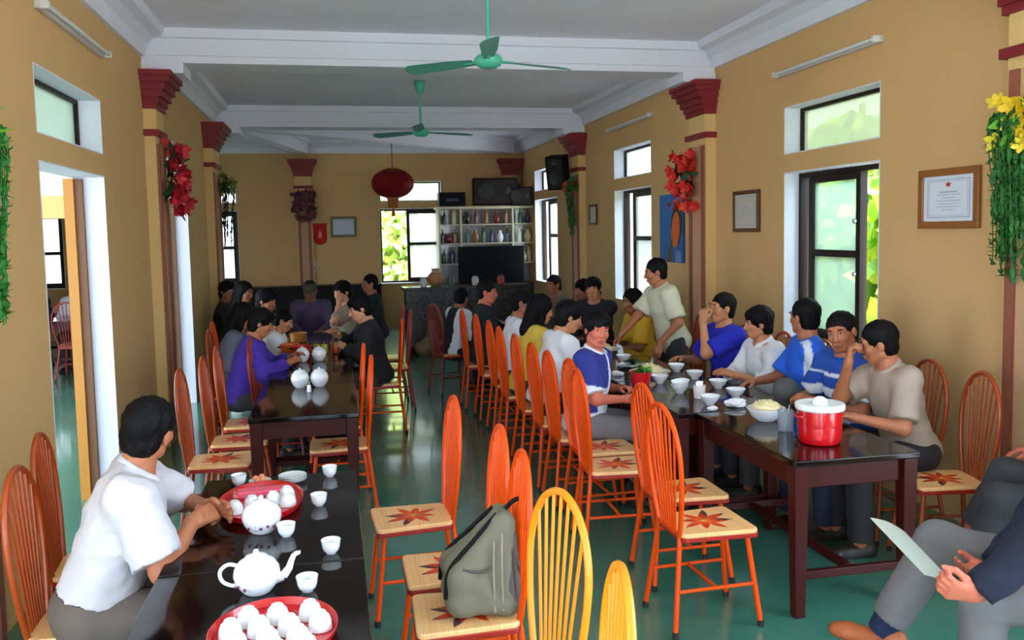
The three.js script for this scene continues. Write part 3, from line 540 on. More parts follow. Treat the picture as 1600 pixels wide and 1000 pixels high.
  const cg = field(C, cell, fold(s.shirt.folds ?? 0.005)); let cm = s.shirt.mat ?? M(...s.shirt.col, 0.85, { sheen: 0.2 });
  if (s.shirt.paint) { const p = cg.attributes.position, col = new Float32Array(p.count * 3), Q = q.clone().invert(), t = v3(0, 0, 0); for (let i = 0; i < p.count; i++) { t.fromBufferAttribute(p, i).sub(hip).applyQuaternion(Q); const c = srgb(...s.shirt.paint(t.x, t.y, t.z)); col.set([c.r, c.g, c.b], i * 3); } cg.setAttribute('color', new THREE.Float32BufferAttribute(col, 3)); cm = M(255, 255, 255, 0.85, { vertexColors: true }); }
  const shirt = part(s.shirt.name ?? 'shirt', cg, cm, root);
  if (s.shirt.collar) { const pts = []; for (let i = 0; i <= 20; i++) { const t = (0.1 + 0.8 * i / 20) * 2 * Math.PI; const c = T(0.014, 0, 0.508); pts.push(c.addScaledVector(fw, Math.cos(t) * 0.074 * S).addScaledVector(lf, Math.sin(t) * 0.078 * S).addScaledVector(up, -Math.cos(t) * 0.022 - 0.002)); }
    const g = []; for (let i = 0; i < 20; i++) g.push(cap(pts[i], pts[i + 1], 0.014, 0.014, 0.012), cap(pts[i].clone().addScaledVector(up, 0.018), pts[i + 1].clone().addScaledVector(up, 0.018), 0.008, 0.008, 0.012)); part('collar', field(g, 0.007), s.shirt.collarMat ?? cm, shirt); }
  if (s.trousers !== null) {
    const tr = s.trousers ?? [60, 58, 62], B = [{ ...P[2], r: P[2].r.clone().addScalar(0.01), cut: [[up.clone(), T(0, 0, 0.09)]] }], tg = 0.016;
    for (const [h0, kn, ft] of [[hl, lk, lfoot], [hr, rk, rfoot]]) { const d = ft.clone().sub(kn).normalize(); B.push(cap(h0, kn, (0.086 + tg) * S, (0.057 + tg) * S, k), cap(kn, ft, (0.058 + tg) * S, (0.05 + tg) * S, k, { cut: [[d, ft.clone().addScaledVector(d, -0.015 - (s.cuff ?? 0))]] })); }
    part('trousers', field(B, cell, fold(0.005)), M(...tr, 0.9), root);
  }
  if (s.belt) part('belt', field([0, 1, 2].map((i) => ({ ...P[i], r: P[i].r.clone().addScalar(0.021), cut: [[up.clone(), T(0, 0, 0.1)], [up.clone().negate(), T(0, 0, 0.055)]] })), cell), M(...s.belt, 0.5), root);
  if (!s.bareFeet && s.shoe !== null) for (const [ft, kn, i] of [[lfoot, lk, 0], [rfoot, rk, 1]]) { const m = part('shoe', shoeGeo, M(...(s.shoe ?? [40, 32, 28]), 0.5), root); m.position.copy(ft).y = Math.max(0, ft.y - 0.075); m.rotation.y = Math.atan2(F.x, F.z) + (s.toeTurn ?? 0) * D; m.scale.setScalar(S); }
  if (s.sock) for (const [ft, kn] of [[lfoot, lk], [rfoot, rk]]) part('sock', rod(ft, ft.clone().lerp(kn, 0.3), 0.049 * S, 0.058 * S, 14), M(...s.sock, 0.9), root);
  // head furniture
  const on = (m, p) => { m.position.copy(headC).add(v3(...p).multiplyScalar(S).applyQuaternion(qh)); m.quaternion.copy(qh); m.scale.setScalar(S); return m; };
  const hairM = on(part('hair', hairGeo[s.hair ?? 'short'] ?? hairGeo.short, s.hairMat ?? HAIR, root), [0, 0, 0]);
  if (s.hat) on(part('cap', hairGeo.cap, M(...s.hat, 0.8), root), [0, 0, 0]);
  for (const e of [-1, 1]) { const m = on(part('eye', eyeGeo, eyeWhite, root), [e * 0.032, 0.003, 0.0755]); part('iris', irisGeo, irisMat, m); on(part('eyebrow', browGeo, HAIR, root), [e * 0.034, 0.023, 0.083]).scale.x *= e; }
  on(part('lips', lipGeo, lipMat, root), [0, 0, -0.001]);
  return { root, headC, T, shirt, AL, AR };
}
// ------------------------------------------------------------------ the people
const gRP = 'people at the right-hand tables', gLP = 'people at the left-hand tables';
person({ label: 'man in a white short-sleeved shirt at the near left table, turning his head away', at: [-0.89, 0.535, 3.2], face: 10, lean: 19, belt: [26, 22, 24], head: { yaw: 60, pitch: 4 }, cell: 0.011, skin: 1,
  l: { to: [-0.52, 0.83, 3.34], hint: [0.1, 0.9, -0.4], hand: 'rest', dir: [0.7, -0.7, 0.0], palm: [-0.4, -0.8, -0.2] }, r: { to: [-0.54, 0.82, 3.2], hint: [-0.35, -0.8, -0.5], hand: 'grip', dir: [0.75, 0.6, 0.1], palm: [0.2, 0.8, -0.4] },
  shirt: { col: [204, 198, 202], sleeve: 0.85, collar: true, loose: 0.026, folds: 0.012, hem: 0.07 }, trousers: [104, 92, 84], shoe: [50, 36, 30], spread: 0.03 });
person({ label: 'man in a navy jacket and grey trousers reading a paper sheet at lower right', at: [2.66, 0.53, 2.36], face: 140, lean: 16, scale: 1.1, head: { pitch: 10 }, cell: 0.011, skin: 4,
  l: { to: [2.03, 0.53, 2.45], hint: [0.1, 0.6, -0.9], hand: 'grip', dir: [0.5, 0.5, 0.2], palm: [0.3, -0.7, 0.4] }, r: { to: [2.24, 0.49, 2.62], hint: [-0.1, -0.2, -1], hand: 'rest', dir: [0.6, 0.7, 0.1], palm: [0.1, 0.5, 0.8] },
  legs: { lk: [2.26, 0.49, 2.6], lf: [2.24, 0.09, 2.58], rk: [2.26, 0.6, 2.84], rf: [2.13, 0.19, 3.0] },
  shirt: { name: 'jacket', col: [24, 28, 48], sleeve: 1.94, loose: 0.022, folds: 0.008, collar: true }, trousers: [112, 108, 108], cuff: 0.06, sock: [22, 36, 70], shoe: [176, 92, 48], toeTurn: -18 });
person({ label: 'man in dark grey trousers with crossed legs by the right wall, mostly out of view', at: [3.44, 0.54, 3.28], face: 128, lean: -2, cell: 0.012, skin: 4, bareFeet: true, toe: [3.16, 0.2, 3.8],
  l: { to: [3.2, 0.8, 3.2], hint: [-0.3, 0.6, -0.8] }, r: { to: [3.45, 0.7, 3.62], hint: [-0.2, -0.6, -0.8], palm: [0, 0.2, -1] },
  legs: { lk: [3.12, 0.5, 3.5], lf: [3.08, 0.08, 3.62], rk: [3.28, 0.58, 3.64], rf: [3.18, 0.28, 3.74] },
  shirt: { name: 'jacket', col: [30, 30, 38], sleeve: 1.9, loose: 0.02 }, trousers: [62, 62, 66] });
// along the right wall, nearest first
person({ label: 'man in a tan shirt by the red cooler with a hand at his chin', at: [3.2, 0.55, 4.26], face: 176, lean: 17, head: { yaw: -28, pitch: 10 }, cell: 0.012, skin: 1,
  r: { to: [2.82, 1.06, 4.3], hint: [0.5, -0.2, -0.9], hand: 'grip', dir: [-0.1, 0.1, 1], palm: [-0.6, 0.3, 0] }, l: { to: [2.76, 0.79, 4.13], hint: [-0.3, 0.5, -0.7], hand: 'rest', palm: [0, 0, -1] },
  shirt: { col: [172, 152, 134], sleeve: 0.85, collar: true, loose: 0.02, folds: 0.007 }, trousers: [44, 42, 46], group: gRP });
person({ label: 'grinning man in a blue shirt with broad white stripes', at: [3.12, 0.55, 4.66], face: 192, lean: 10, head: { yaw: 22, pitch: 4, roll: 6 }, cell: 0.012, skin: 1,
  l: { to: [2.8, 0.79, 4.56], hint: [-0.3, 0.6, -0.7] }, r: { to: [2.78, 0.79, 4.74], hint: [-0.3, -0.6, -0.7] },
  shirt: { col: [30, 70, 160], sleeve: 0.8, collar: false, loose: 0.02, paint: (x, y) => { const b = ((y * 7.2 + 0.62) % 1 + 1) % 1; return y < 0.42 && b > 0.52 ? [226, 230, 238] : [28, 76, 168]; } }, trousers: [40, 44, 70], group: gRP });
person({ label: 'man in a bright blue shirt with a white side stripe and a raised grey knee', at: [3.1, 0.58, 5.13], face: 160, lean: 4, head: { yaw: -52, pitch: 0 }, cell: 0.012, skin: 1,
  l: { to: [2.98, 0.62, 4.86], hint: [-0.5, 0.6, -0.6] }, r: { to: [2.74, 0.8, 5.25], hint: [-0.3, -0.6, -0.7] }, legs: { lk: [2.75, 0.81, 4.86], lf: [2.84, 0.44, 4.98], rk: [2.72, 0.52, 5.25], rf: [2.7, 0.08, 5.25] },
  shirt: { col: [40, 100, 220], sleeve: 0.9, collar: false, loose: 0.022, paint: (x, y, z) => x > 0.1 && z > 0.02 && z < 0.065 ? [224, 232, 244] : [36, 104, 226] }, trousers: [86, 86, 86], group: gRP });
person({ label: 'boy in an open-necked white shirt between two men in blue', at: [3.1, 0.52, 5.68], face: 178, lean: 8, head: { yaw: -14, pitch: 4 }, cell: 0.012, skin: 0, scale: 0.96,
  l: { to: [2.74, 0.8, 5.5], hint: [-0.3, 0.6, -0.7] }, r: { to: [2.72, 0.8, 5.68], hint: [-0.3, -0.6, -0.7] },
  shirt: { col: [228, 226, 228], sleeve: 1.5, collar: true, loose: 0.024, folds: 0.008, open: 0.5 }, trousers: [60, 60, 70], hair: 'full', group: gRP });
person({ label: 'man in a royal blue shirt drinking with his forearm raised across his face', at: [3.06, 0.55, 6.25], face: 182, lean: 7, head: { yaw: 0, pitch: -6 }, cell: 0.012, skin: 0,
  l: { to: [2.78, 1.1, 6.16], hint: [0.5, 0.3, -0.9], hand: 'grip', dir: [-0.1, -0.1, 1], palm: [-0.7, -0.5, 0] }, r: { to: [2.68, 0.8, 6.36], hint: [-0.3, -0.6, -0.7] },
  shirt: { col: [26, 34, 176], sleeve: 0.85, loose: 0.022, folds: 0.007 }, trousers: [40, 40, 50], group: gRP });
person({ label: 'standing man in a cream shirt leaning his hand on the right table', at: [2.98, 0.83, 7.25], face: 182, lean: 14, head: { yaw: -12, pitch: 6 }, cell: 0.013, legs: 'stand', skin: 1, scale: 0.98,
  l: { to: [2.78, 0.84, 7.05], hint: [-0.6, 0.5, -0.2], hand: 'rest', dir: [0.3, 0, -1], palm: [-0.3, -0.8, 0] }, r: { to: [2.5, 0.86, 7.35], hint: [-0.4, -0.5, -0.5], hand: 'rest' },
  shirt: { col: [214, 208, 176], sleeve: 0.85, collar: true, loose: 0.026, hem: -0.16, folds: 0.008 }, trousers: [54, 54, 58], group: gRP });
person({ label: 'dark-haired person in a yellow top half hidden by the standing man', at: [3.02, 0.52, 8.0], face: 180, lean: 14, head: { yaw: 10, pitch: 6 }, cell: 0.016, skin: 3, scale: 0.96,
  shirt: { col: [222, 170, 40], sleeve: 0.9, loose: 0.022 }, hair: 'long', group: gRP });
person({ label: 'man in a black shirt facing the camera over the right tables', at: [2.84, 0.57, 9.0], face: 232, lean: 18, head: { yaw: 12, pitch: -4 }, cell: 0.016, skin: 0,
  l: { to: [2.5, 0.82, 8.65], hint: [-0.3, 0.6, -0.7] }, shirt: { col: [24, 24, 36], sleeve: 1.5, loose: 0.022 }, hair: 'full', group: gRP });
person({ label: 'man in a brown shirt near the far right window', at: [2.78, 0.52, 10.3], face: 190, lean: 12, head: { yaw: 20 }, cell: 0.017, skin: 3, shirt: { col: [120, 100, 84], sleeve: 1.2, loose: 0.024 }, group: gRP });
person({ label: 'dark-haired person with a purple-shadowed face beside the yellow top', at: [2.98, 0.5, 9.6], face: 185, lean: 14, head: { yaw: 8 }, cell: 0.017, skin: 3, shirt: { col: [40, 36, 44], sleeve: 1.5 }, hair: 'full', group: gRP });
// aisle side of the right tables
person({ label: 'boy in a blue and white shirt turning round to face the camera', at: [1.62, 0.54, 5.5], face: -14, twist: -22, lean: 8, head: { yaw: -48, pitch: 4 }, cell: 0.011, skin: 4, scale: 0.97,
  r: { to: [1.84, 0.72, 5.33], hint: [-0.4, -0.7, -0.6], hand: 'rest', palm: [0, 0.7, -0.4] }, l: { to: [1.88, 0.76, 5.52], hint: [-0.2, 0.6, -0.7], hand: 'rest' },
  shirt: { col: [230, 230, 240], sleeve: 0.85, collar: true, collarMat: M(232, 232, 240, 0.8), loose: 0.022, paint: (x, y, z) => y > 0.27 + 0.25 * Math.max(0, Math.abs(x) - 0.12) && Math.abs(x) > 0.02 ? [44, 54, 140] : (y > 0.1 && y < 0.17 && Math.abs(x) > 0.1 ? [44, 54, 140] : [232, 234, 242]) }, trousers: [120, 116, 118], hair: 'full', group: gRP });
person({ label: 'black-haired person in a white top bending over the right tables from the aisle', at: [1.58, 0.54, 6.42], face: 6, lean: 16, head: { yaw: -8, pitch: 14 }, cell: 0.014, skin: 0, shirt: { col: [236, 234, 236], sleeve: 0.9, loose: 0.022 }, hair: 'full', group: gRP });
person({ label: 'long-haired person with a yellow collar in the aisle row', at: [1.54, 0.54, 7.0], face: 4, lean: 12, head: { yaw: 8, pitch: 10 }, cell: 0.014, skin: 0, shirt: { col: [226, 190, 70], sleeve: 0.95, loose: 0.02 }, hair: 'long', group: gRP });
person({ label: 'farther person in a white shirt in the aisle row, face in profile', at: [1.53, 0.54, 7.58], face: 0, lean: 10, head: { yaw: -20, pitch: 6 }, cell: 0.015, skin: 3, shirt: { col: [234, 234, 240], sleeve: 0.95, loose: 0.02 }, hair: 'short', group: gRP });
person({ label: 'person in a black jacket with a reddish face in the aisle row', at: [1.48, 0.56, 8.78], face: 0, lean: 4, head: { yaw: -24, pitch: 4 }, cell: 0.016, skin: 4, shirt: { name: 'jacket', col: [18, 20, 30], sleeve: 1.9, loose: 0.024 }, group: gRP });
person({ label: 'person in a white shirt and dark waistcoat at the far aisle end', at: [1.3, 0.48, 9.72], face: 20, lean: 10, head: { yaw: 30, pitch: 10 }, cell: 0.017, skin: 3, scale: 0.94, shirt: { col: [230, 230, 240], sleeve: 1.9, loose: 0.024, paint: (x, y) => Math.abs(x) < 0.1 ? [30, 28, 36] : [232, 232, 242] }, group: gRP });
// left tables
person({ label: 'dark-haired person in a purple jacket eating at the left tables', at: [-0.82, 0.52, 7.3], face: 8, lean: 16, head: { yaw: -6, pitch: 14 }, cell: 0.014, skin: 1, scale: 0.97,
  r: { to: [-0.42, 0.8, 7.16], hint: [-0.2, -0.7, -0.7] }, l: { to: [-0.4, 0.82, 7.4], hint: [-0.2, 0.6, -0.7] }, shirt: { name: 'jacket', col: [70, 44, 160], sleeve: 1.9, loose: 0.026 }, hair: 'full', group: gLP });
person({ label: 'long-haired person with grey-blue sleeves by the left wall', at: [-0.98, 0.52, 7.85], face: 5, lean: 12, head: { yaw: 6, pitch: 12 }, cell: 0.015, skin: 1, scale: 0.97, r: { to: [-0.72, 0.62, 7.6], hint: [-0.4, -0.7, -0.6] }, shirt: { col: [110, 116, 140], sleeve: 1.85, loose: 0.026 }, hair: 'long', group: gLP });
person({ label: 'child in a white shirt leaning over the left tables', at: [-0.72, 0.5, 8.45], face: 0, lean: 20, head: { yaw: -10, pitch: 16 }, cell: 0.014, skin: 0, scale: 0.86, shirt: { col: [236, 234, 234], sleeve: 1.2, loose: 0.03, hem: -0.1 }, hair: 'short', group: gLP });
person({ label: 'person in a dark jacket with a pale collar at the far left', at: [-0.88, 0.52, 9.3], face: -6, lean: 12, head: { yaw: -20, pitch: 8 }, cell: 0.016, skin: 1, shirt: { name: 'jacket', col: [26, 24, 30], sleeve: 1.9, collar: true, collarMat: M(222, 218, 214, 0.8), loose: 0.024 }, hair: 'full', group: gLP });
person({ label: 'long-haired person in black before the far left window', at: [-1.12, 0.56, 10.1], face: 0, lean: 6, head: { yaw: -30, pitch: 8 }, cell: 0.017, skin: 3, shirt: { name: 'jacket', col: [22, 20, 24], sleeve: 1.9, loose: 0.026 }, hair: 'long', group: gLP });
person({ label: 'person in black sitting farthest to the left beyond the wall end', at: [-1.42, 0.52, 11.0], face: 0, lean: 8, head: { yaw: -40 }, cell: 0.018, skin: 3, shirt: { name: 'jacket', col: [28, 26, 30], sleeve: 1.9, loose: 0.026 }, hair: 'full', group: gLP });
person({ label: 'person in a flat dark cap and grey-violet jacket at the head of the left tables', at: [-0.32, 0.52, 11.0], face: 268, lean: 12, head: { yaw: 0, pitch: 14 }, cell: 0.016, skin: 3, hat: [70, 60, 50], shirt: { name: 'jacket', col: [84, 70, 98], sleeve: 1.9, loose: 0.026 }, group: gLP });
person({ label: 'person with a hand raised to the face on the aisle side of the left tables', at: [0.18, 0.54, 10.0], face: 196, lean: 10, head: { yaw: 20, pitch: 6 }, cell: 0.016, skin: 2, l: { to: [0.02, 1.06, 9.8], hint: [0.3, 0.5, -0.8], hand: 'grip', dir: [0, 0, 1] }, shirt: { col: [150, 132, 110], sleeve: 0.9, loose: 0.024 }, hair: 'full', group: gLP });
person({ label: 'dark-haired person in a black jacket nearest on the aisle side of the left tables', at: [0.34, 0.52, 8.0], face: 178, lean: 10, head: { yaw: 14, pitch: 14 }, cell: 0.014, skin: 2, l: { to: [0.06, 0.82, 7.85], hint: [-0.3, 0.7, -0.7] }, r: { to: [-0.0, 0.9, 8.1], hint: [-0.1, -0.7, -0.6] }, shirt: { name: 'jacket', col: [18, 18, 26], sleeve: 1.9, loose: 0.03 }, hair: 'full', group: gLP });
person({ label: 'person in dark clothes beyond the black jacket on the aisle side', at: [0.5, 0.54, 11.3], face: 186, lean: 6, head: { yaw: 10 }, cell: 0.018, skin: 3, shirt: { name: 'jacket', col: [26, 28, 36], sleeve: 1.9, loose: 0.026 }, hair: 'short', group: gLP });
// ------------------------------------------------------------------ tea things on the left tables
const TY = TH0 + 0.0005;
const cupProfile = [[0.0, 0.004], [0.013, 0.004], [0.014, 0], [0.017, 0], [0.018, 0.004], [0.026, 0.011], [0.0305, 0.024], [0.0325, 0.04], [0.034, 0.047], [0.0325, 0.0475], [0.0305, 0.04], [0.0285, 0.025], [0.024, 0.013], [0.014, 0.008], [0, 0.008]];
const cupGeo = lathe(cupProfile, 24), footRing = new THREE.TorusGeometry(0.0155, 0.0018, 6, 20).rotateX(Math.PI / 2).translate(0, 0.001, 0);
function makeCup() { const o = new THREE.Group(); o.name = 'tea_cup'; part('bowl', cupGeo, MAT.china, o); part('foot_ring', footRing, MAT.china, o); o.userData = { category: 'cup' }; return o; }
const cup = makeCup();
const gC = 'white tea cups standing singly on the left tables';
for (const [x, d, l] of [[-0.06, 3.87, 'white tea cup farthest up the near left tables, by the far table corner'], [-0.1, 3.46, 'white tea cup second from the far table corner, in line with the red tray'], [-0.21, 3.13, 'white tea cup standing right beside the round teapot'], [-0.05, 2.92, 'white tea cup nearest the seam between the two near tables'],
  [-0.12, 2.62, 'white tea cup between the spouted teapot and the full tray'], [-0.45, 3.84, 'white tea cup behind the far red tray at its left end']]) copy(cup, l, [x, TY, d], rr(0, 360), gC);
const cupDown = (x, y, d, l, g) => { const c = copy(cup, l, [x, y + 0.0478, d], 0, g); c.rotation.set(Math.PI, rr(0, 6), 0); return c; };
function tray(x, d, rx, rz, label) {
  const o = thing('serving_tray', label, 'tray', [x, TY, d], 0, 'red plastic trays');
  part('tray_base', lathe([[0, 0.003], [0.93, 0.003], [0.95, 0.004], [0.95, 0.012], [0.9, 0.009], [0, 0.009]], 48).scale(rx, 1, rz), MAT.tray, o);
  part('tray_rim', lathe([[0.93, 0.004], [0.97, 0.016], [1.0, 0.03], [1.015, 0.031], [1.012, 0.027], [0.985, 0.014], [0.95, 0.003]], 48).scale(rx, 1, rz), MAT.tray, o); return o;
}
tray(-0.2, 2.33, 0.17, 0.19, 'red round tray crowded with upturned cups at the bottom of the picture');
tray(-0.33, 3.52, 0.165, 0.25, 'red oval tray with a pink packet and a few cups beyond the round teapot');
{ const g = 'upturned white cups on the near red tray'; const rows = [['back', 2.405, [-0.275, -0.195, -0.105]], ['second', 2.335, [-0.315, -0.235, -0.155, -0.08]], ['third', 2.265, [-0.29, -0.21, -0.13]], ['front', 2.2, [-0.27, -0.19, -0.11]]];
  const nth = ['first', 'second', 'third', 'fourth'];
  for (const [r, d, xs] of rows) xs.forEach((x, i) => cupDown(x + rr(-0.004, 0.004), TY + 0.01, d + rr(-0.006, 0.006), `upturned white cup, ${nth[i]} from the left in the ${r} row on the near tray`, g));
 }
for (const [x, d, l] of [[-0.42, 3.42, 'upturned white cup at the left of the far red tray'], [-0.36, 3.47, 'upturned white cup left of middle on the far red tray'], [-0.28, 3.5, 'upturned white cup in the middle of the far red tray'], [-0.23, 3.56, 'upturned white cup right of middle on the far red tray'], [-0.22, 3.46, 'upturned white cup at the front right of the far red tray']]) cupDown(x, TY + 0.01, d, l, 'upturned white cups on the far red tray');
{ const o = thing('sweet_packet', 'pink paper packet lying at the back of the far red tray', 'packet', [-0.33, TY + 0.01, 3.63], 4); part('wrapper', rbox(0.21, 0.028, 0.07, 0.008, 0, 0.014, 0), MAT.pink, o); for (const s of [-1, 1]) part('folded_end', rbox(0.02, 0.012, 0.07, 0.004, s * 0.11, 0.012, 0), M(240, 130, 140, 0.7), o); }
function teapot(x, d, turn, label, s = 1) {
  const o = thing('teapot', label, 'teapot', [x, TY, d], turn, 'white porcelain teapots'); o.scale.setScalar(s);
  const body = part('body', lathe([[0, 0.002], [0.036, 0.002], [0.038, 0], [0.042, 0.004], [0.05, 0.012], [0.066, 0.035], [0.072, 0.058], [0.068, 0.08], [0.054, 0.1], [0.04, 0.108], [0.036, 0.108], [0, 0.107]], 28), MAT.china, o);
  for (let i = 0; i < 5; i++) { const a = 2.2 + i * 0.35; part('painted_flower', new THREE.CircleGeometry(0.006, 8).rotateY(Math.PI / 2 - a).translate(Math.cos(a) * 0.0685, 0.032 + (i % 2) * 0.006, Math.sin(a) * 0.0685), M(120, 60, 90, 0.4), body); }
  part('spout', [0, 1, 2, 3, 4, 5].map((i) => { const p = [[0.055, 0.035], [0.08, 0.04], [0.098, 0.062], [0.106, 0.085], [0.115, 0.103], [0.128, 0.108], [0.134, 0.107]], r = [0.017, 0.0145, 0.012, 0.0095, 0.008, 0.007, 0.006]; return rod([p[i][0], p[i][1], 0], [p[i + 1][0], p[i + 1][1], 0], r[i], r[i + 1], 12); }), MAT.china, o);
  part('handle', tube([[-0.05, 0.09, 0], [-0.085, 0.1, 0], [-0.108, 0.082, 0], [-0.104, 0.052, 0], [-0.08, 0.034, 0], [-0.058, 0.03, 0]], 0.0062, 24, 8), MAT.china, o);
  const lid = part('lid', lathe([[0.038, 0.106], [0.04, 0.109], [0.03, 0.118], [0.012, 0.123], [0, 0.124]], 24), MAT.china, o); part('lid_knob', ball(0.009, 0, 0.13, 0, 1, 0.9, 1), MAT.china, lid); return o;
}
teapot(-0.27, 2.65, 8, 'white teapot showing its loop handle at left and spout at right', 0.98);
teapot(-0.3, 3.2, 78, 'round white teapot seen end on in front of the far red tray', 1.0);
{ const g = 'white saucers stacked beyond the far tray'; for (let i = 0; i < 3; i++) single('saucer', lathe([[0, 0.004], [0.025, 0.004], [0.03, 0.0], [0.033, 0.003], [0.055, 0.012], [0.062, 0.018], [0.06, 0.019], [0.05, 0.013], [0, 0.009]], 28), MAT.china, ['white saucer at the bottom of the stack beyond the far red tray', 'white saucer in the middle of the stack beyond the far red tray', 'white saucer on top of the stack beyond the far red tray'][i], 'saucer', g).position.set(-0.22, TY + i * 0.008, -3.82); }
{ const o = thing('sweet_dish', 'small dish of pale orange sweets behind the far red tray', 'dish', [-0.36, TY, 3.84]); part('dish', lathe([[0, 0.003], [0.03, 0.003], [0.05, 0.014], [0.048, 0.016], [0, 0.008]], 20), MAT.china, o); for (let i = 0; i < 6; i++) part('sweet', ball(0.012, Math.cos(i) * 0.02, 0.018 + (i % 2) * 0.008, Math.sin(i * 1.0) * 0.02), M(236, 160, 120, 0.6), o); }
// white jars, holder, hot pots and drinks farther up the left tables
const jarProfile = [[0, 0.002], [0.03, 0.002], [0.034, 0], [0.05, 0.018], [0.066, 0.05], [0.069, 0.075], [0.06, 0.103], [0.044, 0.12], [0, 0.122]];
function jar(x, d, label, s = 1) { const o = thing('lidded_jar', label, 'jar', [x, TY, d], 0, 'round white lidded jars'); o.scale.setScalar(s); part('body', lathe(jarProfile, 26), MAT.china, o); const l = part('lid', lathe([[0.045, 0.119], [0.046, 0.122], [0.03, 0.134], [0, 0.138]], 24), MAT.china, o); part('lid_knob', ball(0.008, 0, 0.141, 0), MAT.china, l); }
jar(-0.28, 6.22, 'left of the two round white jars on the dark table', 0.95); jar(-0.145, 6.22, 'right of the two round white jars on the dark table', 0.95);
jar(-0.31, 7.5, 'left of the two white jars farther up, before the red pots', 0.9); jar(-0.17, 7.5, 'right of the two white jars farther up, before the yellow drinks', 0.9);
{ const o = thing('toothpick_holder', 'small white holder standing between the two round white jars', 'holder', [-0.213, TY, 6.02]); part('holder', lathe([[0, 0.002], [0.014, 0], [0.016, 0.004], [0.013, 0.05], [0.011, 0.05], [0.011, 0.01], [0, 0.008]], 16), MAT.china, o); for (let i = 0; i < 5; i++) part('toothpick', rod([0, 0.012, 0], [Math.cos(i * 1.3) * 0.009, 0.075, Math.sin(i * 1.3) * 0.009], 0.0012, 0.0009, 5), M(226, 200, 150, 0.7), o); }
function hotpot(x, d, c, label) { const o = thing('food_pot', label, 'pot', [x, TY, d], 0, 'pots of food on the left tables'); part('pot', lathe([[0, 0.003], [0.07, 0], [0.08, 0.01], [0.085, 0.09], [0.09, 0.092], [0.088, 0.096], [0.079, 0.09], [0.074, 0.012], [0, 0.01]], 26), M(...c, 0.35), o); part('stew', lathe([[0, 0.082], [0.05, 0.081], [0.079, 0.076]], 20), M(222, 140, 50, 0.5), o); for (const s of [-1, 1]) part('pot_handle', tube([[s * 0.084, 0.07, -0.02], [s * 0.105, 0.072, 0], [s * 0.084, 0.07, 0.02]], 0.006, 10, 6), MAT.black, o); }
hotpot(-0.44, 8.0, [216, 96, 30], 'orange pot at the left of the table beside the person in purple'); hotpot(-0.33, 7.85, [206, 36, 22], 'red pot between the orange pot and the yellow drinks'); hotpot(-0.4, 8.9, [200, 130, 50], 'yellowish pot behind the orange pot on the left tables');
const glassMat = M(240, 246, 240, 0.05, { transmission: 1, thickness: 0, ior: 1.3 });
function drink(x, d, c, label) { const o = thing('drinking_glass', label, 'glass', [x, TY, d], 0, 'glasses of drink on the left tables'); part('glass', lathe([[0, 0.004], [0.028, 0.004], [0.03, 0], [0.032, 0.004], [0.036, 0.115], [0.034, 0.115], [0.03, 0.008], [0, 0.007]], 20), glassMat, o); part('drink', lathe([[0, 0.009], [0.0285, 0.009], [0.032, 0.085], [0, 0.086]], 18), M(...c, 0.2), o); }
drink(-0.28, 7.95, [226, 190, 60], 'leftmost glass of yellow drink behind the white jars'); drink(-0.2, 8.0, [214, 160, 30], 'middle glass of amber drink behind the white jars'); drink(-0.13, 7.95, [226, 196, 80], 'rightmost glass of yellow drink behind the white jars'); drink(-0.03, 7.9, [226, 80, 40], 'glass of orange-red drink at the right of the white jars');

// ------------------------------------------------------------------ bowls and food on the right tables
const bowlGeo = lathe([[0, 0.006], [0.026, 0.006], [0.028, 0], [0.032, 0.001], [0.034, 0.012], [0.058, 0.036], [0.073, 0.066], [0.0745, 0.07], [0.0715, 0.069], [0.055, 0.038], [0.03, 0.018], [0, 0.015]], 30), bowlRing = new THREE.TorusGeometry(0.0295, 0.0028, 6, 22).rotateX(Math.PI / 2).translate(0, 0.002, 0);
const bowl = (() => { const o = new THREE.Group(); o.name = 'rice_bowl'; part('bowl', bowlGeo, MAT.china, o); part('foot_ring', bowlRing, MAT.china, o); o.userData = { category: 'bowl' }; return o; })();
const putBowl = (l, p, t, g) => { const c = copy(bowl, l, p, t, g); c.scale.setScalar(0.84); return c; };
for (const [x, d, l, k] of [[2.47, 4.98, 'white rice bowl at the wall-side edge nearest the raised grey knee'], [2.5, 5.3, 'white rice bowl in front of the boy in the open white shirt'], [2.5, 5.68, 'white rice bowl between the boy in white and the man drinking'], [2.5, 6.02, 'white rice bowl by the elbow of the drinking man in royal blue'],
  [2.19, 5.22, 'white rice bowl in the table middle with another bowl set inside it'], [2.22, 4.82, 'white rice bowl beside the crumpled napkin, nearest the aisle'], [2.2, 5.6, 'white rice bowl just behind the red pot of greens'], [2.04, 6.55, 'white rice bowl near the elbow of the boy in blue and white'],
  [2.12, 7.1, 'white rice bowl on the aisle side beyond the boy'], [2.28, 6.6, 'white rice bowl beyond the plate of noodles'], [2.4, 7.7, 'white rice bowl far up by the yellow top'], [2.1, 7.9, 'white rice bowl far up on the aisle side']]) putBowl(l, [x, TY, d], 0, 'white rice bowls on the right tables');
putBowl('white bowl nested in the bowl in the table middle', [2.2, TY + 0.026, 5.22], 20, 'white rice bowls on the right tables').rotation.z = 0.12;
const noodle = M(240, 222, 172, 0.6), rice = M(238, 226, 190, 0.8);
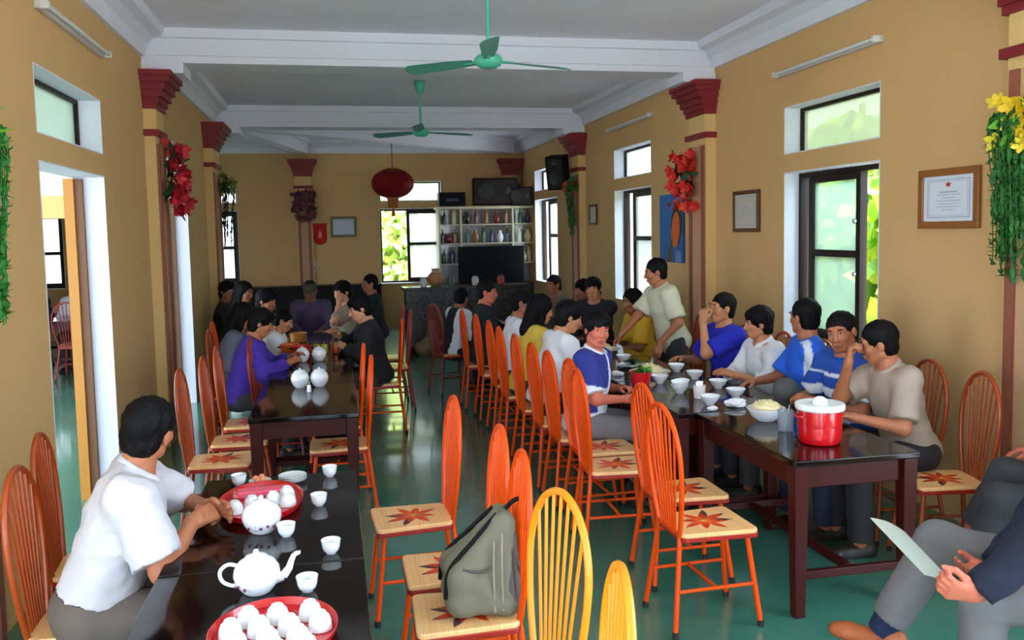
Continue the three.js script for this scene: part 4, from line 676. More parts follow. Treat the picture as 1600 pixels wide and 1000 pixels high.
function noodlePlate(x, d, r, y, label, deep) {
  const o = thing(deep ? 'noodle_bowl' : 'noodle_plate', label, deep ? 'bowl' : 'plate', [x, TY, d]);
  part(deep ? 'bowl' : 'plate', deep ? lathe([[0, 0.006], [0.04, 0.006], [0.045, 0], [0.05, 0.002], [0.085, 0.03], [0.105, 0.07], [0.108, 0.075], [0.103, 0.074], [0.08, 0.034], [0, 0.014]], 30) : lathe([[0, 0.004], [0.07, 0.004], [0.075, 0], [0.08, 0.004], [0.15, 0.026], [0.155, 0.03], [0.148, 0.029], [0.08, 0.01], [0, 0.008]], 32), MAT.china, o);
  const g = [ball(r * 0.8, 0, y, 0, 1, 0.42, 1)]; for (let i = 0; i < 26; i++) { const a = rr(0, 6.28), q = rr(0.2, 0.85) * r, h = y + (1 - q / r) * r * 0.42; g.push(tube([[Math.cos(a) * q, h - 0.004, Math.sin(a) * q], [Math.cos(a + 0.5) * q * 0.9, h + 0.012, Math.sin(a + 0.5) * q * 0.9], [Math.cos(a + 1.1) * q, h, Math.sin(a + 1.1) * q], [Math.cos(a + 1.7) * q * 0.8, h + 0.008, Math.sin(a + 1.7) * q * 0.8]], 0.0035, 12, 5)); }
  const m = part('noodles', g, noodle, o); m.userData.kind = 'stuff';
}
noodlePlate(2.33, 4.33, 0.095, 0.078, 'deep white bowl heaped with pale noodles left of the red cooler', true);
noodlePlate(2.26, 5.95, 0.12, 0.035, 'white plate heaped with pale noodles in the table middle', false);
noodlePlate(2.3, 7.2, 0.1, 0.035, 'white plate of food far up the right tables', false);
{ const o = thing('greens_pot', 'red plastic pot stuffed with bright green herbs on the aisle side', 'pot', [2.03, TY, 5.52]); part('pot', lathe([[0, 0.003], [0.055, 0], [0.06, 0.004], [0.075, 0.1], [0.079, 0.102], [0.076, 0.106], [0.07, 0.1], [0.055, 0.008], [0, 0.007]], 24), MAT.tray, o);
  const lf = []; for (let i = 0; i < 70; i++) { const a = rr(0, 6.28), q = rr(0, 0.07), g = new THREE.CircleGeometry(rr(0.014, 0.024), 6).scale(1, 0.6, 1); g.rotateX(rr(-1.6, -0.4)).rotateY(a).translate(Math.cos(a) * q, 0.105 + rr(0, 0.045) - q * 0.3, Math.sin(a) * q); lf.push(g); } part('herbs', lf, M(84, 160, 40, 0.6, { transmission: 0.2 }), o).userData.kind = 'stuff'; }
{ const o = thing('greens_plate', 'plate of dark green herbs behind the plate of noodles', 'plate', [2.26, TY, 6.32]); part('plate', lathe([[0, 0.004], [0.06, 0.004], [0.065, 0], [0.12, 0.02], [0.118, 0.023], [0, 0.008]], 26), MAT.china, o); const lf = []; for (let i = 0; i < 60; i++) { const a = rr(0, 6.28), q = rr(0, 0.09); lf.push(new THREE.CircleGeometry(rr(0.015, 0.026), 6).scale(1, 0.6, 1).rotateX(rr(-1.8, -0.8)).rotateY(a).translate(Math.cos(a) * q, 0.02 + rr(0, 0.04), Math.sin(a) * q)); } part('herbs', lf, MAT.leafDark, o).userData.kind = 'stuff'; }
function napkin(x, d, s, label) { const g = new THREE.IcosahedronGeometry(s, 3), p = g.attributes.position; for (let i = 0; i < p.count; i++) { const X = p.getX(i), Y = p.getY(i), Z = p.getZ(i), k = 1 + 0.35 * noise.noise(X * 26, Y * 26, Z * 26 + x * 9) + 0.15 * noise.noise(X * 60, Y * 60, Z * 60); p.setXYZ(i, X * k * 1.3, Math.max(0, Y * k * 0.55 + s * 0.45), Z * k); } g.computeVertexNormals(); single('paper_napkin', g, M(244, 244, 244, 0.9), label, 'napkin', 'crumpled paper napkins on the right tables').position.set(x, TY, -d); }
napkin(2.34, 4.72, 0.05, 'crumpled white napkin beside the bowl nearest the aisle'); napkin(2.16, 4.66, 0.025, 'small crumpled napkin at the aisle-side table edge'); napkin(2.02, 6.0, 0.035, 'crumpled napkin by the hand of the boy in blue and white');
{ const o = thing('tissue_cup', 'pale plastic cup of folded tissues among the rice bowls', 'cup', [2.24, TY, 5.02]); part('cup', lathe([[0, 0.003], [0.03, 0], [0.033, 0.004], [0.04, 0.085], [0.038, 0.085], [0.03, 0.008], [0, 0.007]], 20), M(236, 222, 220, 0.4), o); for (let i = 0; i < 3; i++) part('tissue', rbox(0.04, 0.05, 0.004, 0.0015, 0, 0.085, (i - 1) * 0.012).rotateZ((i - 1) * 0.1), M(248, 246, 244, 0.9), o); }
{ const o = thing('glass_mug', 'glass mug with a dark handle beside the red cooler', 'mug', [2.31, TY, 4.08]); part('glass', lathe([[0, 0.006], [0.034, 0.006], [0.037, 0], [0.04, 0.005], [0.042, 0.11], [0.039, 0.11], [0.036, 0.012], [0, 0.01]], 24), M(225, 232, 236, 0.06, { transmission: 0.8, thickness: 0 }), o); part('handle', tube([[0.04, 0.09, 0], [0.07, 0.085, 0], [0.072, 0.045, 0], [0.04, 0.03, 0]], 0.006, 16, 8), MAT.blackGloss, o); part('ladle', [rod([0, 0.012, 0], [0.02, 0.14, 0.005], 0.003)], MAT.metal, o); }
{ const o = thing('cooler_bucket', 'big red cooler bucket with a white lid and knob at the table corner', 'cooler', [2.35, TY, 3.82]);
  part('body', lathe([[0, 0.004], [0.088, 0.004], [0.092, 0], [0.099, 0.006], [0.104, 0.03], [0.106, 0.085], [0.103, 0.09], [0.107, 0.096], [0.109, 0.168], [0.1, 0.17], [0, 0.17]], 40), M(204, 14, 22, 0.28, { clearcoat: 0.7 }), o);
  const lid = part('lid', lathe([[0.1, 0.168], [0.117, 0.169], [0.12, 0.176], [0.12, 0.194], [0.115, 0.2], [0.1, 0.2], [0.092, 0.193], [0, 0.195]], 40), M(240, 240, 236, 0.35), o); part('lid_knob', lathe([[0.036, 0.194], [0.037, 0.205], [0.03, 0.222], [0.014, 0.231], [0, 0.233]], 24), M(248, 248, 246, 0.35), lid);
  part('label_patch', new THREE.CylinderGeometry(0.1072, 0.1062, 0.035, 10, 1, true, -0.75, 0.28).translate(0, 0.05, 0), M(226, 50, 54, 0.3), o);
  for (const s of [-1, 1]) part('bucket_handle', tube([[s * 0.104, 0.14, -0.03], [s * 0.122, 0.138, -0.018], [s * 0.122, 0.138, 0.018], [s * 0.104, 0.14, 0.03]], 0.007, 12, 6), MAT.tray, o); }
// the paper held at lower right
{ const Yp = V(-0.21, 0.23, 0.04).normalize(), vw = V(0.58, -0.35, 0.73).normalize(); vw.addScaledVector(Yp, -vw.dot(Yp)).normalize(); const pp = new THREE.Vector3().crossVectors(Yp, vw), Xp = vw.clone().multiplyScalar(Math.cos(0.28)).addScaledVector(pp, Math.sin(0.28));
  const g = new THREE.PlaneGeometry(0.21, 0.297, 10, 14), p = g.attributes.position; for (let i = 0; i < p.count; i++) p.setZ(i, 0.012 * Math.sin((p.getX(i) + 0.1) * 14)); g.computeVertexNormals();
  const g2 = g.clone().translate(0, 0, -0.0008); const m = single('sheet_of_paper', [g, g2], M(240, 238, 226, 0.85), 'white sheet of paper held up by the man in navy at lower right', 'paper'); m.position.copy(V(1.945, 0.695, 2.56)); m.quaternion.copy(basis(Xp, Yp, new THREE.Vector3().crossVectors(Xp, Yp))); }
// grey backpack hanging on the chair back
{ const o = thing('backpack', 'grey canvas backpack with black straps hung on the back of the aisle chair', 'backpack', [0.6, 0, 3.02]); const can = M(116, 110, 90, 0.9, { bumpMap: plasterBump, bumpScale: 0.003 }), dk = M(88, 80, 74, 0.9);
  const fold2 = (x, y, z, d) => d + 0.008 * noise.noise(x * 12, y * 10, z * 12) + 0.003 * noise.noise(x * 40, y * 30, z * 40);
  const pl = [[-0.035, 0.79], [-0.2, 0.62], [-0.2, 0.525], [-0.035, 0.52]], bagP = [];
  for (const z of [-0.075, 0, 0.075]) for (const [i, j] of [[0, 1], [1, 2], [2, 3], [3, 0], [0, 2], [1, 3]]) bagP.push(cap([...pl[i], z * (i === 0 ? 0.7 : 1)], [...pl[j], z * (j === 0 ? 0.7 : 1)], i === 0 ? 0.036 : 0.05, j === 0 ? 0.036 : 0.05, 0.02));
  part('bag', field([...bagP, ell([-0.12, 0.6, 0], [0.08, 0.1, 0.12], 0.04)], 0.009, fold2), can, o);
  for (const [x, b] of [[-0.085, 0.75], [-0.055, 0.775]]) part('seam', tube([[x, b, 0.11], [x - 0.006, 0.66, 0.128], [x - 0.004, 0.5, 0.128]], 0.004, 14, 5), M(150, 142, 124, 0.9), o);
  part('flap_edge', tube([[-0.2, 0.66, 0.115], [-0.14, 0.65, 0.128], [-0.09, 0.66, 0.125]], 0.005, 12, 5), dk, o);
  part('side_panel', field([cap([-0.022, 0.53, 0.085], [-0.022, 0.77, 0.05], 0.044, 0.032, 0.03), cap([-0.022, 0.53, -0.08], [-0.022, 0.77, -0.05], 0.044, 0.032, 0.03)], 0.01, fold2), dk, o);
  part('top_loop', tube([[-0.02, 0.83, 0], [0.02, 0.86, 0.0], [0.07, 0.855, 0], [0.085, 0.83, 0]], 0.009, 16, 8), MAT.black, o);
  for (const s of [-1, 1]) part('strap', tube([[-0.06, 0.825, s * 0.04], [-0.15, 0.74, s * 0.06], [-0.245, 0.64, s * 0.08], [-0.258, 0.55, s * 0.09]], 0.009, 20, 6), MAT.black, o);
  part('zip', tube([[-0.02, 0.8, 0.06], [-0.015, 0.68, 0.1], [-0.01, 0.54, 0.125]], 0.004, 14, 5), M(70, 40, 44, 0.5), o); }
// ------------------------------------------------------------------ ceiling fans, tubes, lantern
function fan(x, d, turn, label) {
  const o = thing('ceiling_fan', label, 'fan', [x, 0, d], turn, 'green ceiling fans'); const y = 3.05;
  part('canopy', lathe([[0, 3.49], [0.02, 3.49], [0.045, 3.52], [0.062, 3.58], [0.065, 3.645], [0, 3.645]], 24), MAT.fan, o);
  part('downrod', rod([0, y + 0.06, 0], [0, 3.52, 0], 0.014), MAT.fan, o);
  part('motor', lathe([[0, y - 0.06], [0.05, y - 0.058], [0.085, y - 0.04], [0.1, y - 0.01], [0.1, y + 0.01], [0.08, y + 0.03], [0.05, y + 0.045], [0.035, y + 0.075], [0.018, y + 0.09], [0, y + 0.09]], 32), MAT.fan, o);
  for (let k = 0; k < 3; k++) { const s = new THREE.Shape(); s.moveTo(0.12, -0.04); s.lineTo(0.3, -0.062); s.lineTo(0.64, -0.072); s.quadraticCurveTo(0.7, -0.05, 0.7, 0.01); s.quadraticCurveTo(0.69, 0.06, 0.62, 0.064); s.lineTo(0.3, 0.05); s.lineTo(0.12, 0.035);
    const g = new THREE.ExtrudeGeometry(s, { depth: 0.004, bevelEnabled: false, curveSegments: 8 }).rotateX(Math.PI / 2 + 0.32).translate(0, y - 0.005, 0).rotateY(k * 2 * Math.PI / 3); const b = part('blade', g, MAT.fanDark, o);
    part('blade_iron', rod([0.08, y - 0.005, 0], [0.2, y - 0.003, 0], 0.012, 0.009).rotateY(k * 2 * Math.PI / 3), MAT.fan, b); }
}
fan(1.1, 6.0, -100, 'green ceiling fan nearest the camera, hanging before the first beam'); fan(1.05, 10.3, -100, 'smaller-looking green ceiling fan hanging beyond the first beam');
function tubeLight(x, side, y, d0, d1, label) { const o = thing('tube_light', label, 'light', [x, y, (d0 + d1) / 2], 0, 'unlit wall tube lights'), L = d1 - d0;
  part('housing', rbox(0.035, 0.05, L, 0.006, side * 0.018, 0, 0), M(205, 200, 196, 0.5), o); part('tube', new THREE.CylinderGeometry(0.014, 0.014, L - 0.08, 12).rotateX(Math.PI / 2).translate(side * 0.06, 0, 0), M(222, 222, 220, 0.25), o); for (const s of [-1, 1]) part('end_cap', rbox(0.06, 0.045, 0.03, 0.005, side * 0.045, 0, s * (L / 2 - 0.025)), M(226, 224, 220, 0.4), o); }
tubeLight(XR, -1, 3.11, 5.29, 6.7, 'unlit tube light high on the right wall over the nearest window'); tubeLight(XR, -1, 3.18, 9.6, 11.2, 'unlit tube light on the right wall over the second window'); tubeLight(XL, 1, 3.15, 5.22, 6.62, 'unlit tube light high on the left wall over the doorway');
{ const o = thing('paper_lantern', 'oval red lantern with a gold tassel hanging from the beam', 'lantern', [1.0, 0, 14.82]); const y = 2.7;
  const prof2 = []; for (let i = 0; i <= 16; i++) { const t = -1.3 + 2.6 * i / 16; prof2.push([0.36 * Math.cos(t), y + 0.245 * Math.sin(t) / Math.sin(1.3)]); } part('shade', lathe(prof2, 32), M(126, 6, 10, 0.6, { specularIntensity: 0.3 }), o);
  const rib = new THREE.TubeGeometry(new THREE.CatmullRomCurve3(prof2.map(([r, yy]) => v3(r * 1.006, yy, 0))), 20, 0.004, 4); for (let k = 0; k < 16; k++) part('rib', rib.clone().rotateY(k * Math.PI / 8), M(120, 10, 14, 0.5), o);
  for (const s of [-1, 1]) part('collar', lathe([[0.1, y + s * 0.225], [0.11, y + s * 0.235], [0.11, y + s * 0.262], [0.09, y + s * 0.265], [0, y + s * 0.262]], 24), M(180, 130, 50, 0.4), o);
  part('hanging_cord', rod([0, y + 0.26, 0], [0, 3.395, 0], 0.007), M(50, 30, 26, 0.8), o);
  const f = []; for (let k = 0; k < 18; k++) { const a = k / 18 * 6.283; f.push(rod([Math.cos(a) * 0.085, y - 0.262, Math.sin(a) * 0.085], [Math.cos(a) * 0.075, y - 0.42, Math.sin(a) * 0.075], 0.01, 0.007, 5)); } part('fringe', f, M(190, 120, 44, 0.7), o); part('tassel', [rod([0, y - 0.26, 0], [0, y - 0.45, 0], 0.006), rod([0, y - 0.43, 0], [0, y - 0.56, 0], 0.022, 0.03, 8)], M(190, 60, 36, 0.7), o); }

// ------------------------------------------------------------------ things on the walls
const print = (w, h, draw) => new THREE.MeshPhysicalMaterial({ map: canvasTex(w, h, draw), roughness: 0.45, specularIntensity: 0.3 });
function framed(name, label, cat, [x, y, d], turn, w, h, fr, frameMat, face, group) {  // local: wall at z = 0
  const o = thing(name, label, cat, [x, y, d], turn, group);
  part('frame', [rbox(w, fr, 0.025, 0.004, 0, h / 2 - fr / 2, 0.014), rbox(w, fr, 0.025, 0.004, 0, -h / 2 + fr / 2, 0.014), rbox(fr, h - 2 * fr, 0.025, 0.004, w / 2 - fr / 2, 0, 0.014), rbox(fr, h - 2 * fr, 0.025, 0.004, -w / 2 + fr / 2, 0, 0.014)], frameMat, o);
  part('sheet', new THREE.BoxGeometry(w - 2 * fr, h - 2 * fr, 0.006).translate(0, 0, 0.012), face, o); return o;
}
const certFace = (bg, emblem) => print(256, 256, (c, w) => { c.fillStyle = bg; c.fillRect(0, 0, w, w); c.strokeStyle = '#9fb0c6'; c.lineWidth = 5; c.strokeRect(22, 22, w - 44, w - 44); c.lineWidth = 2; c.strokeRect(32, 32, w - 64, w - 64);
  if (emblem) { c.fillStyle = '#c02418'; c.beginPath(); for (let i = 0; i < 10; i++) { const a = -Math.PI / 2 + i * Math.PI / 5, r = i % 2 ? 8 : 19; c.lineTo(128 + Math.cos(a) * r, 50 + Math.sin(a) * r); } c.fill(); }
  c.fillStyle = '#aab4cc'; for (let i = 0; i < 7; i++) { const l = [90, 120, 70, 130, 110, 130, 60][i]; c.fillRect(128 - l / 2, 88 + i * 17, l, i === 0 ? 8 : 4); } });
const frameWood = M(150, 92, 38, 0.4, { clearcoat: 0.4 }), frameDark = M(96, 56, 32, 0.45);
framed('framed_certificate', 'framed pale certificate with a red star, nearest on the right wall', 'certificate', [XR - 0.002, 1.995, 4.62], -90, 0.53, 0.37, 0.045, frameWood, certFace('#dfe3ea', true));
framed('framed_certificate', 'smaller framed certificate between the big window and the middle pillar', 'certificate', [XR - 0.002, 1.985, 7.26], -90, 0.5, 0.38, 0.035, frameDark, certFace('#c9c2b0', false));
framed('framed_picture', 'tiny dark-framed picture on the right wall beside the far pillar', 'picture', [XR - 0.002, 2.06, 12.0], -90, 0.36, 0.3, 0.035, frameDark, certFace('#d8d0b8', false));
framed('framed_certificate', 'framed pale certificate on the back wall beside the red pennant', 'certificate', [0.17, 1.99, BACK - 0.002], 0, 0.5, 0.4, 0.05, M(110, 100, 70, 0.5), certFace('#cfd4dc', false));
{ const o = thing('wall_hanging', 'tall blue painting with an orange oval figure on the right wall', 'painting', [XR - 0.002, 1.84, 9.03], -90);
  part('canvas', rbox(0.68, 0.76, 0.022, 0.004, 0, 0, 0.012), M(20, 60, 130, 0.5), o);
  part('painted_face', new THREE.PlaneGeometry(0.67, 0.75).translate(0, 0, 0.0245), print(256, 288, (c, w, h) => { const g = c.createLinearGradient(0, 0, 0, h); g.addColorStop(0, '#1c6fb8'); g.addColorStop(1, '#2a5a96'); c.fillStyle = g; c.fillRect(0, 0, w, h);
    c.fillStyle = '#2a2018'; c.beginPath(); c.ellipse(190, 130, 62, 90, 0.2, 0, 7); c.fill(); c.fillStyle = '#d8602a'; c.beginPath(); c.ellipse(178, 150, 44, 76, 0.16, 0, 7); c.fill(); c.fillStyle = '#5a4a20'; c.beginPath(); c.moveTo(130, 190); c.lineTo(150, 190); c.lineTo(130, 288); c.lineTo(80, 288); c.fill(); c.fillStyle = '#6d86b8'; c.fillRect(176, 240, 60, 48); }), o); }
{ const o = thing('pennant', 'small red pennant with a pale emblem on the back wall', 'pennant', [-0.28, 1.86, BACK - 0.002]); const s = new THREE.Shape(); s.moveTo(-0.13, 0.2); s.lineTo(0.13, 0.2); s.lineTo(0.13, -0.12); s.quadraticCurveTo(0.1, -0.2, 0, -0.21); s.quadraticCurveTo(-0.1, -0.2, -0.13, -0.12); part('cloth', new THREE.ExtrudeGeometry(s, { depth: 0.008, bevelEnabled: false }), M(196, 26, 18, 0.8), o); part('emblem', new THREE.ExtrudeGeometry((() => { const e = new THREE.Shape(); e.moveTo(0, 0.09); e.lineTo(0.035, 0); e.lineTo(0.03, -0.08); e.lineTo(-0.03, -0.08); e.lineTo(-0.035, 0); return e; })(), { depth: 0.003, bevelEnabled: false }).translate(0, 0, 0.008), M(236, 150, 120, 0.8), o); part('rod', rod([-0.15, 0.2, 0.006], [0.15, 0.2, 0.006], 0.009), frameWood, o); }
{ const o = thing('switch_plate', 'small white switch plate low on the back wall', 'switch', [-0.42, 1.24, BACK - 0.002]); part('plate', rbox(0.14, 0.2, 0.012, 0.004, 0, 0, 0.006), M(214, 204, 176, 0.4), o); part('rocker', rbox(0.05, 0.07, 0.01, 0.003, 0, -0.03, 0.015), M(120, 110, 90, 0.4), o); }
// flowers and hanging greenery on the pillars
const petals = join([0, 1, 2, 3, 4].map((k) => { const s = new THREE.Shape(); s.moveTo(0, 0); s.quadraticCurveTo(0.026, 0.026, 0.044, 0); s.quadraticCurveTo(0.026, -0.026, 0, 0); return new THREE.ShapeGeometry(s, 4).rotateY(-0.5).rotateZ(k * 1.2566); }).concat([ball(0.009, 0, 0, 0.004, 1, 1, 0.7, 6, 5)]));
const leafGeo = (() => { const g = new THREE.PlaneGeometry(0.05, 0.14, 2, 4), p = g.attributes.position; for (let i = 0; i < p.count; i++) { const t = p.getY(i) / 0.14 + 0.5; p.setX(i, p.getX(i) * Math.sin(Math.PI * Math.min(0.98, t + 0.05))); p.setZ(i, Math.abs(p.getX(i)) * 0.4 - t * t * 0.03); } g.computeVertexNormals(); return g; })();
function bouquet(label, [x, y, d], out, { blooms, n, r, hang, strands, leaves, bloomMat, leafMat, drop = 0.0, scale = 1, dp = 0.18 }) {   // out: unit [x,z] away from the wall
  const o = thing('artificial_flowers', label, 'flowers', [x, y, d], 0, 'artificial flowers on the pillars'), nx = out[0], nz = out[1];
  part('wall_pot', lathe([[0, -0.06], [0.03, -0.06], [0.045, 0.04], [0.04, 0.04], [0, -0.04]], 12).translate(nx * 0.05, 0, nz * 0.05), frameDark, o);
  for (let i = 0; i < n; i++) { const a = rr(-1, 1), v = rr(-1, 1) * r[1], w = a * r[0], e = rr(0.03, dp); const m = part('blossom', petals, bloomMat[i % bloomMat.length], o); m.position.set(nx * e + nz * w, v + drop, nz * e + nx * w); m.rotation.set(rr(-0.8, 0.8), Math.atan2(nx, nz) + rr(-0.9, 0.9), rr(0, 6)); m.scale.setScalar(rr(1.0, 1.7) * scale); }
  for (let i = 0; i < leaves; i++) { const m = part('leaf', leafGeo, leafMat[i % leafMat.length], o); const a = rr(-1, 1) * r[0] * 0.9; m.position.set(nx * rr(0.03, 0.12) + nz * a, rr(-0.6, 1) * r[1] * 0.8 + drop, nz * rr(0.03, 0.12) + nx * a); m.rotation.set(rr(-1.2, 1.2), rr(0, 6.3), rr(-1.5, 1.5)); m.scale.setScalar(rr(0.9, 1.6) * scale); }
  if (strands) { const g = []; for (let i = 0; i < strands; i++) { const w = rr(-1, 1) * r[0] * 0.9, e = rr(0.03, dp * 0.9), L = hang * rr(0.55, 1), pts = [[nx * 0.05 + nz * w * 0.3, 0.05, nz * 0.05 + nx * w * 0.3], [nx * e * 1.2 + nz * w, 0.02, nz * e * 1.2 + nx * w], [nx * e + nz * w, -L * 0.5, nz * e + nx * w], [nx * e * 0.8 + nz * w * 1.1, -L, nz * e * 0.8 + nx * w * 1.1]]; g.push(tube(pts, 0.003, 10, 4)); const c = new THREE.CatmullRomCurve3(pts.map((p) => v3(...p))); for (let k = 0; k < L * 46; k++) { const p = c.getPoint(rr(0.2, 1)); g.push(leafGeo.clone().scale(0.5, 0.5, 0.5).rotateX(rr(1.6, 3.6)).rotateY(rr(0, 6.3)).translate(p.x, p.y, p.z)); } } part('hanging_strands', g, leafMat[0], o).userData.kind = 'stuff'; }
}
const RWALL = [-1, 0], LWALL = [1, 0], BWALL = [0, 1], PX = XR - 0.1, LX = XL + 0.1;
bouquet('yellow flowers over long green trailing fronds on the nearest right pillar', [PX, 2.37, 3.98], RWALL, { n: 34, r: [0.1, 0.13], dp: 0.1, hang: 0.84, strands: 30, leaves: 12, bloomMat: [MAT.yellowFlower, M(240, 214, 60, 0.6)], leafMat: [M(44, 110, 40, 0.6), MAT.leafBright] });
bouquet('trailing green fronds on the nearest left pillar at the picture edge', [LX, 2.28, 3.95], LWALL, { n: 6, r: [0.1, 0.1], dp: 0.11, hang: 0.8, strands: 30, leaves: 10, bloomMat: [M(120, 80, 50, 0.7)], leafMat: [M(52, 130, 44, 0.6), MAT.leafBright] });
bouquet('drooping orange-red flowers with dark leaves on the middle right pillar', [PX, 2.42, 8.3], RWALL, { n: 70, r: [0.2, 0.28], leaves: 14, bloomMat: [MAT.redFlower, M(232, 70, 30, 0.6), M(210, 30, 24, 0.6)], leafMat: [MAT.leafDark], drop: -0.1, scale: 1.15 });
bouquet('bunch of crimson flowers on the middle left pillar', [LX, 2.5, 8.22], LWALL, { n: 80, r: [0.18, 0.32], leaves: 10, bloomMat: [MAT.crimson, M(226, 50, 60, 0.6), M(180, 20, 40, 0.6)], leafMat: [MAT.leafDark], drop: -0.12, scale: 1.2 });
bouquet('green trailing plant with orange flowers on the far right pillar', [PX, 2.5, 12.55], RWALL, { n: 10, r: [0.16, 0.16], hang: 0.8, strands: 16, leaves: 10, bloomMat: [MAT.redFlower, M(232, 90, 40, 0.6)], leafMat: [M(60, 110, 44, 0.6)] });
bouquet('yellow-green flowers with dark trailing stems on the far left pillar', [LX, 2.5, 11.9], LWALL, { n: 14, r: [0.24, 0.18], hang: 0.85, strands: 9, leaves: 14, bloomMat: [M(170, 160, 50, 0.6), M(120, 140, 40, 0.6)], leafMat: [M(40, 60, 34, 0.7), M(90, 130, 40, 0.6)], scale: 1.3 });
bouquet('dried mauve flowers on the back wall pilaster', [-0.56, 2.52, BACK - 0.12], BWALL, { n: 44, r: [0.22, 0.26], leaves: 6, bloomMat: [MAT.mauve, M(96, 44, 58, 0.7)], leafMat: [M(60, 44, 40, 0.8)], drop: -0.12, scale: 1.4 });

// ------------------------------------------------------------------ loudspeakers, cabinet, television, bar
function speaker(label, pos, turn, w, h, dp, tilt = 0) { const o = thing('loudspeaker', label, 'speaker', pos, turn, 'black loudspeakers'); o.rotation.order = 'YXZ'; o.rotation.x = tilt; part('cabinet', rbox(w, h, dp, 0.02, 0, 0, 0), M(22, 21, 22, 0.6, { specularIntensity: 0.3 }), o); part('grille', rbox(w - 0.06, h - 0.06, 0.02, 0.008, 0, 0, dp / 2), M(52, 48, 44, 0.8, { specularIntensity: 0.3 }), o);
  part('woofer', lathe([[0, 0.02], [0.3, 0.0], [0.86, 0.05], [1, 0.06], [1, 0]], 24).rotateX(Math.PI / 2).scale(Math.min(w, h) * 0.34, Math.min(w, h) * 0.34, 0.2).translate(w > h ? -w * 0.2 : 0, w > h ? 0 : -h * 0.16, dp / 2 + 0.012), M(24, 26, 30, 0.5), o); part('tweeter', ball(Math.min(w, h) * 0.14, w > h ? w * 0.28 : 0, w > h ? 0 : h * 0.28, dp / 2 + 0.005, 1, 1, 0.3), M(50, 52, 56, 0.4), o); }
speaker('dark loudspeaker tilted out from the far right pillar near the ceiling', [3.42, 2.74, 12.9], -38, 0.3, 0.52, 0.26, 0.2);
speaker('wide dark loudspeaker lying on top of the display cabinet', [3.02, 2.6, 16.1], -8, 0.86, 0.5, 0.4);
speaker('smaller black speaker lying beside the wide one at the cabinet corner', [3.5, 2.5, 15.95], -14, 0.42, 0.34, 0.3);
{ const o = thing('amplifier_box', 'small black box standing on the left of the display cabinet', 'box', [2.18, 2.32, 16.1]); part('case', rbox(0.5, 0.27, 0.3, 0.01, 0, 0.135, 0), MAT.black, o); part('display', rbox(0.24, 0.05, 0.01, 0.003, 0, 0.13, 0.152), M(30, 40, 70, 0.3), o); }
{ const o = thing('display_cabinet', 'tall cream display cabinet with glass shelves against the back wall', 'cabinet', [2.83, 0, 16.15]); const cream = M(206, 196, 166, 0.5), W = 1.86, h0 = 0.86, H = 2.32, dp = 0.4;
  part('base', rbox(W, h0, dp, 0.01, 0, h0 / 2, 0), M(66, 54, 44, 0.5), o); part('back_panel', new THREE.BoxGeometry(W - 0.04, H - h0, 0.012).translate(0, (H + h0) / 2, -dp / 2 + 0.01), M(196, 200, 202, 0.15, { metalness: 0.55 }), o);
  for (const x of [-W / 2 + 0.02, -0.5, 0.5, W / 2 - 0.02]) part('upright', rbox(0.035, H - h0, dp, 0.004, x, (H + h0) / 2, 0), cream, o);
  for (const y of [1.24, 1.62, 1.98]) part('shelf', rbox(W - 0.04, 0.022, dp - 0.03, 0.004, 0, y, 0), cream, o); part('cornice', rbox(W + 0.06, 0.05, dp + 0.05, 0.01, 0, H - 0.02, 0), cream, o); }
{ const spots = [[-0.84, 1.632], [-0.72, 1.632], [-0.6, 1.632], [-0.36, 1.632], [-0.22, 1.632], [-0.06, 1.632], [0.1, 1.632], [0.26, 1.632], [0.4, 1.632], [0.64, 1.632], [0.8, 1.632], [-0.8, 1.992], [-0.62, 1.992], [-0.38, 1.992], [-0.2, 1.992], [0.0, 1.992], [0.2, 1.992], [0.38, 1.992], [0.66, 1.992], [0.8, 1.992], [-0.82, 1.252], [-0.66, 1.252], [0.72, 1.252], [0.82, 1.252]];
  const cols = [[30, 26, 26, 'dark'], [236, 236, 232, 'white'], [40, 90, 50, 'green'], [120, 30, 24, 'red'], [210, 196, 150, 'straw-coloured'], [40, 50, 90, 'navy'], [150, 96, 50, 'amber']]; const shelfOf = (y) => y > 1.9 ? 'top shelf' : y > 1.5 ? 'middle shelf' : 'lower shelf', cnt = {}; const nth = ['first', 'second', 'third', 'fourth', 'fifth', 'sixth', 'seventh', 'eighth', 'ninth', 'tenth', 'eleventh'];
  spots.forEach(([x, y], i) => { const [r, g, b, w] = cols[(i * 3 + (i >> 2)) % 7], s = rr(0.9, 1.2), sh2 = shelfOf(y); cnt[sh2] = (cnt[sh2] ?? -1) + 1; const tall = i % 3 !== 1;
    const o = thing(tall ? 'bottle' : 'vase', `${w} ${tall ? 'bottle' : 'vase'}, ${nth[cnt[sh2]]} from the left on the ${sh2} of the display cabinet`, tall ? 'bottle' : 'vase', [2.83 + x, y, 16.04], 0, 'bottles and vases in the display cabinet');
    if (tall) { part('bottle_body', lathe([[0, 0.002], [0.036, 0], [0.04, 0.006], [0.04, 0.16], [0.034, 0.19], [0.015, 0.215], [0.014, 0.26], [0, 0.262]], 16).scale(s, s, s), M(r, g, b, 0.15, { clearcoat: 0.6 }), o); part('stopper', new THREE.CylinderGeometry(0.016 * s, 0.016 * s, 0.03, 10).translate(0, 0.272 * s, 0), M(180, 150, 90, 0.4), o); }
    else { part('vase_body', lathe([[0, 0.002], [0.03, 0], [0.06, 0.06], [0.064, 0.11], [0.04, 0.16], [0.026, 0.19], [0.036, 0.215], [0.03, 0.213], [0.02, 0.19], [0, 0.18]], 18).scale(s, s, s), M(r, g, b, 0.2, { clearcoat: 0.6 }), o); } }); }
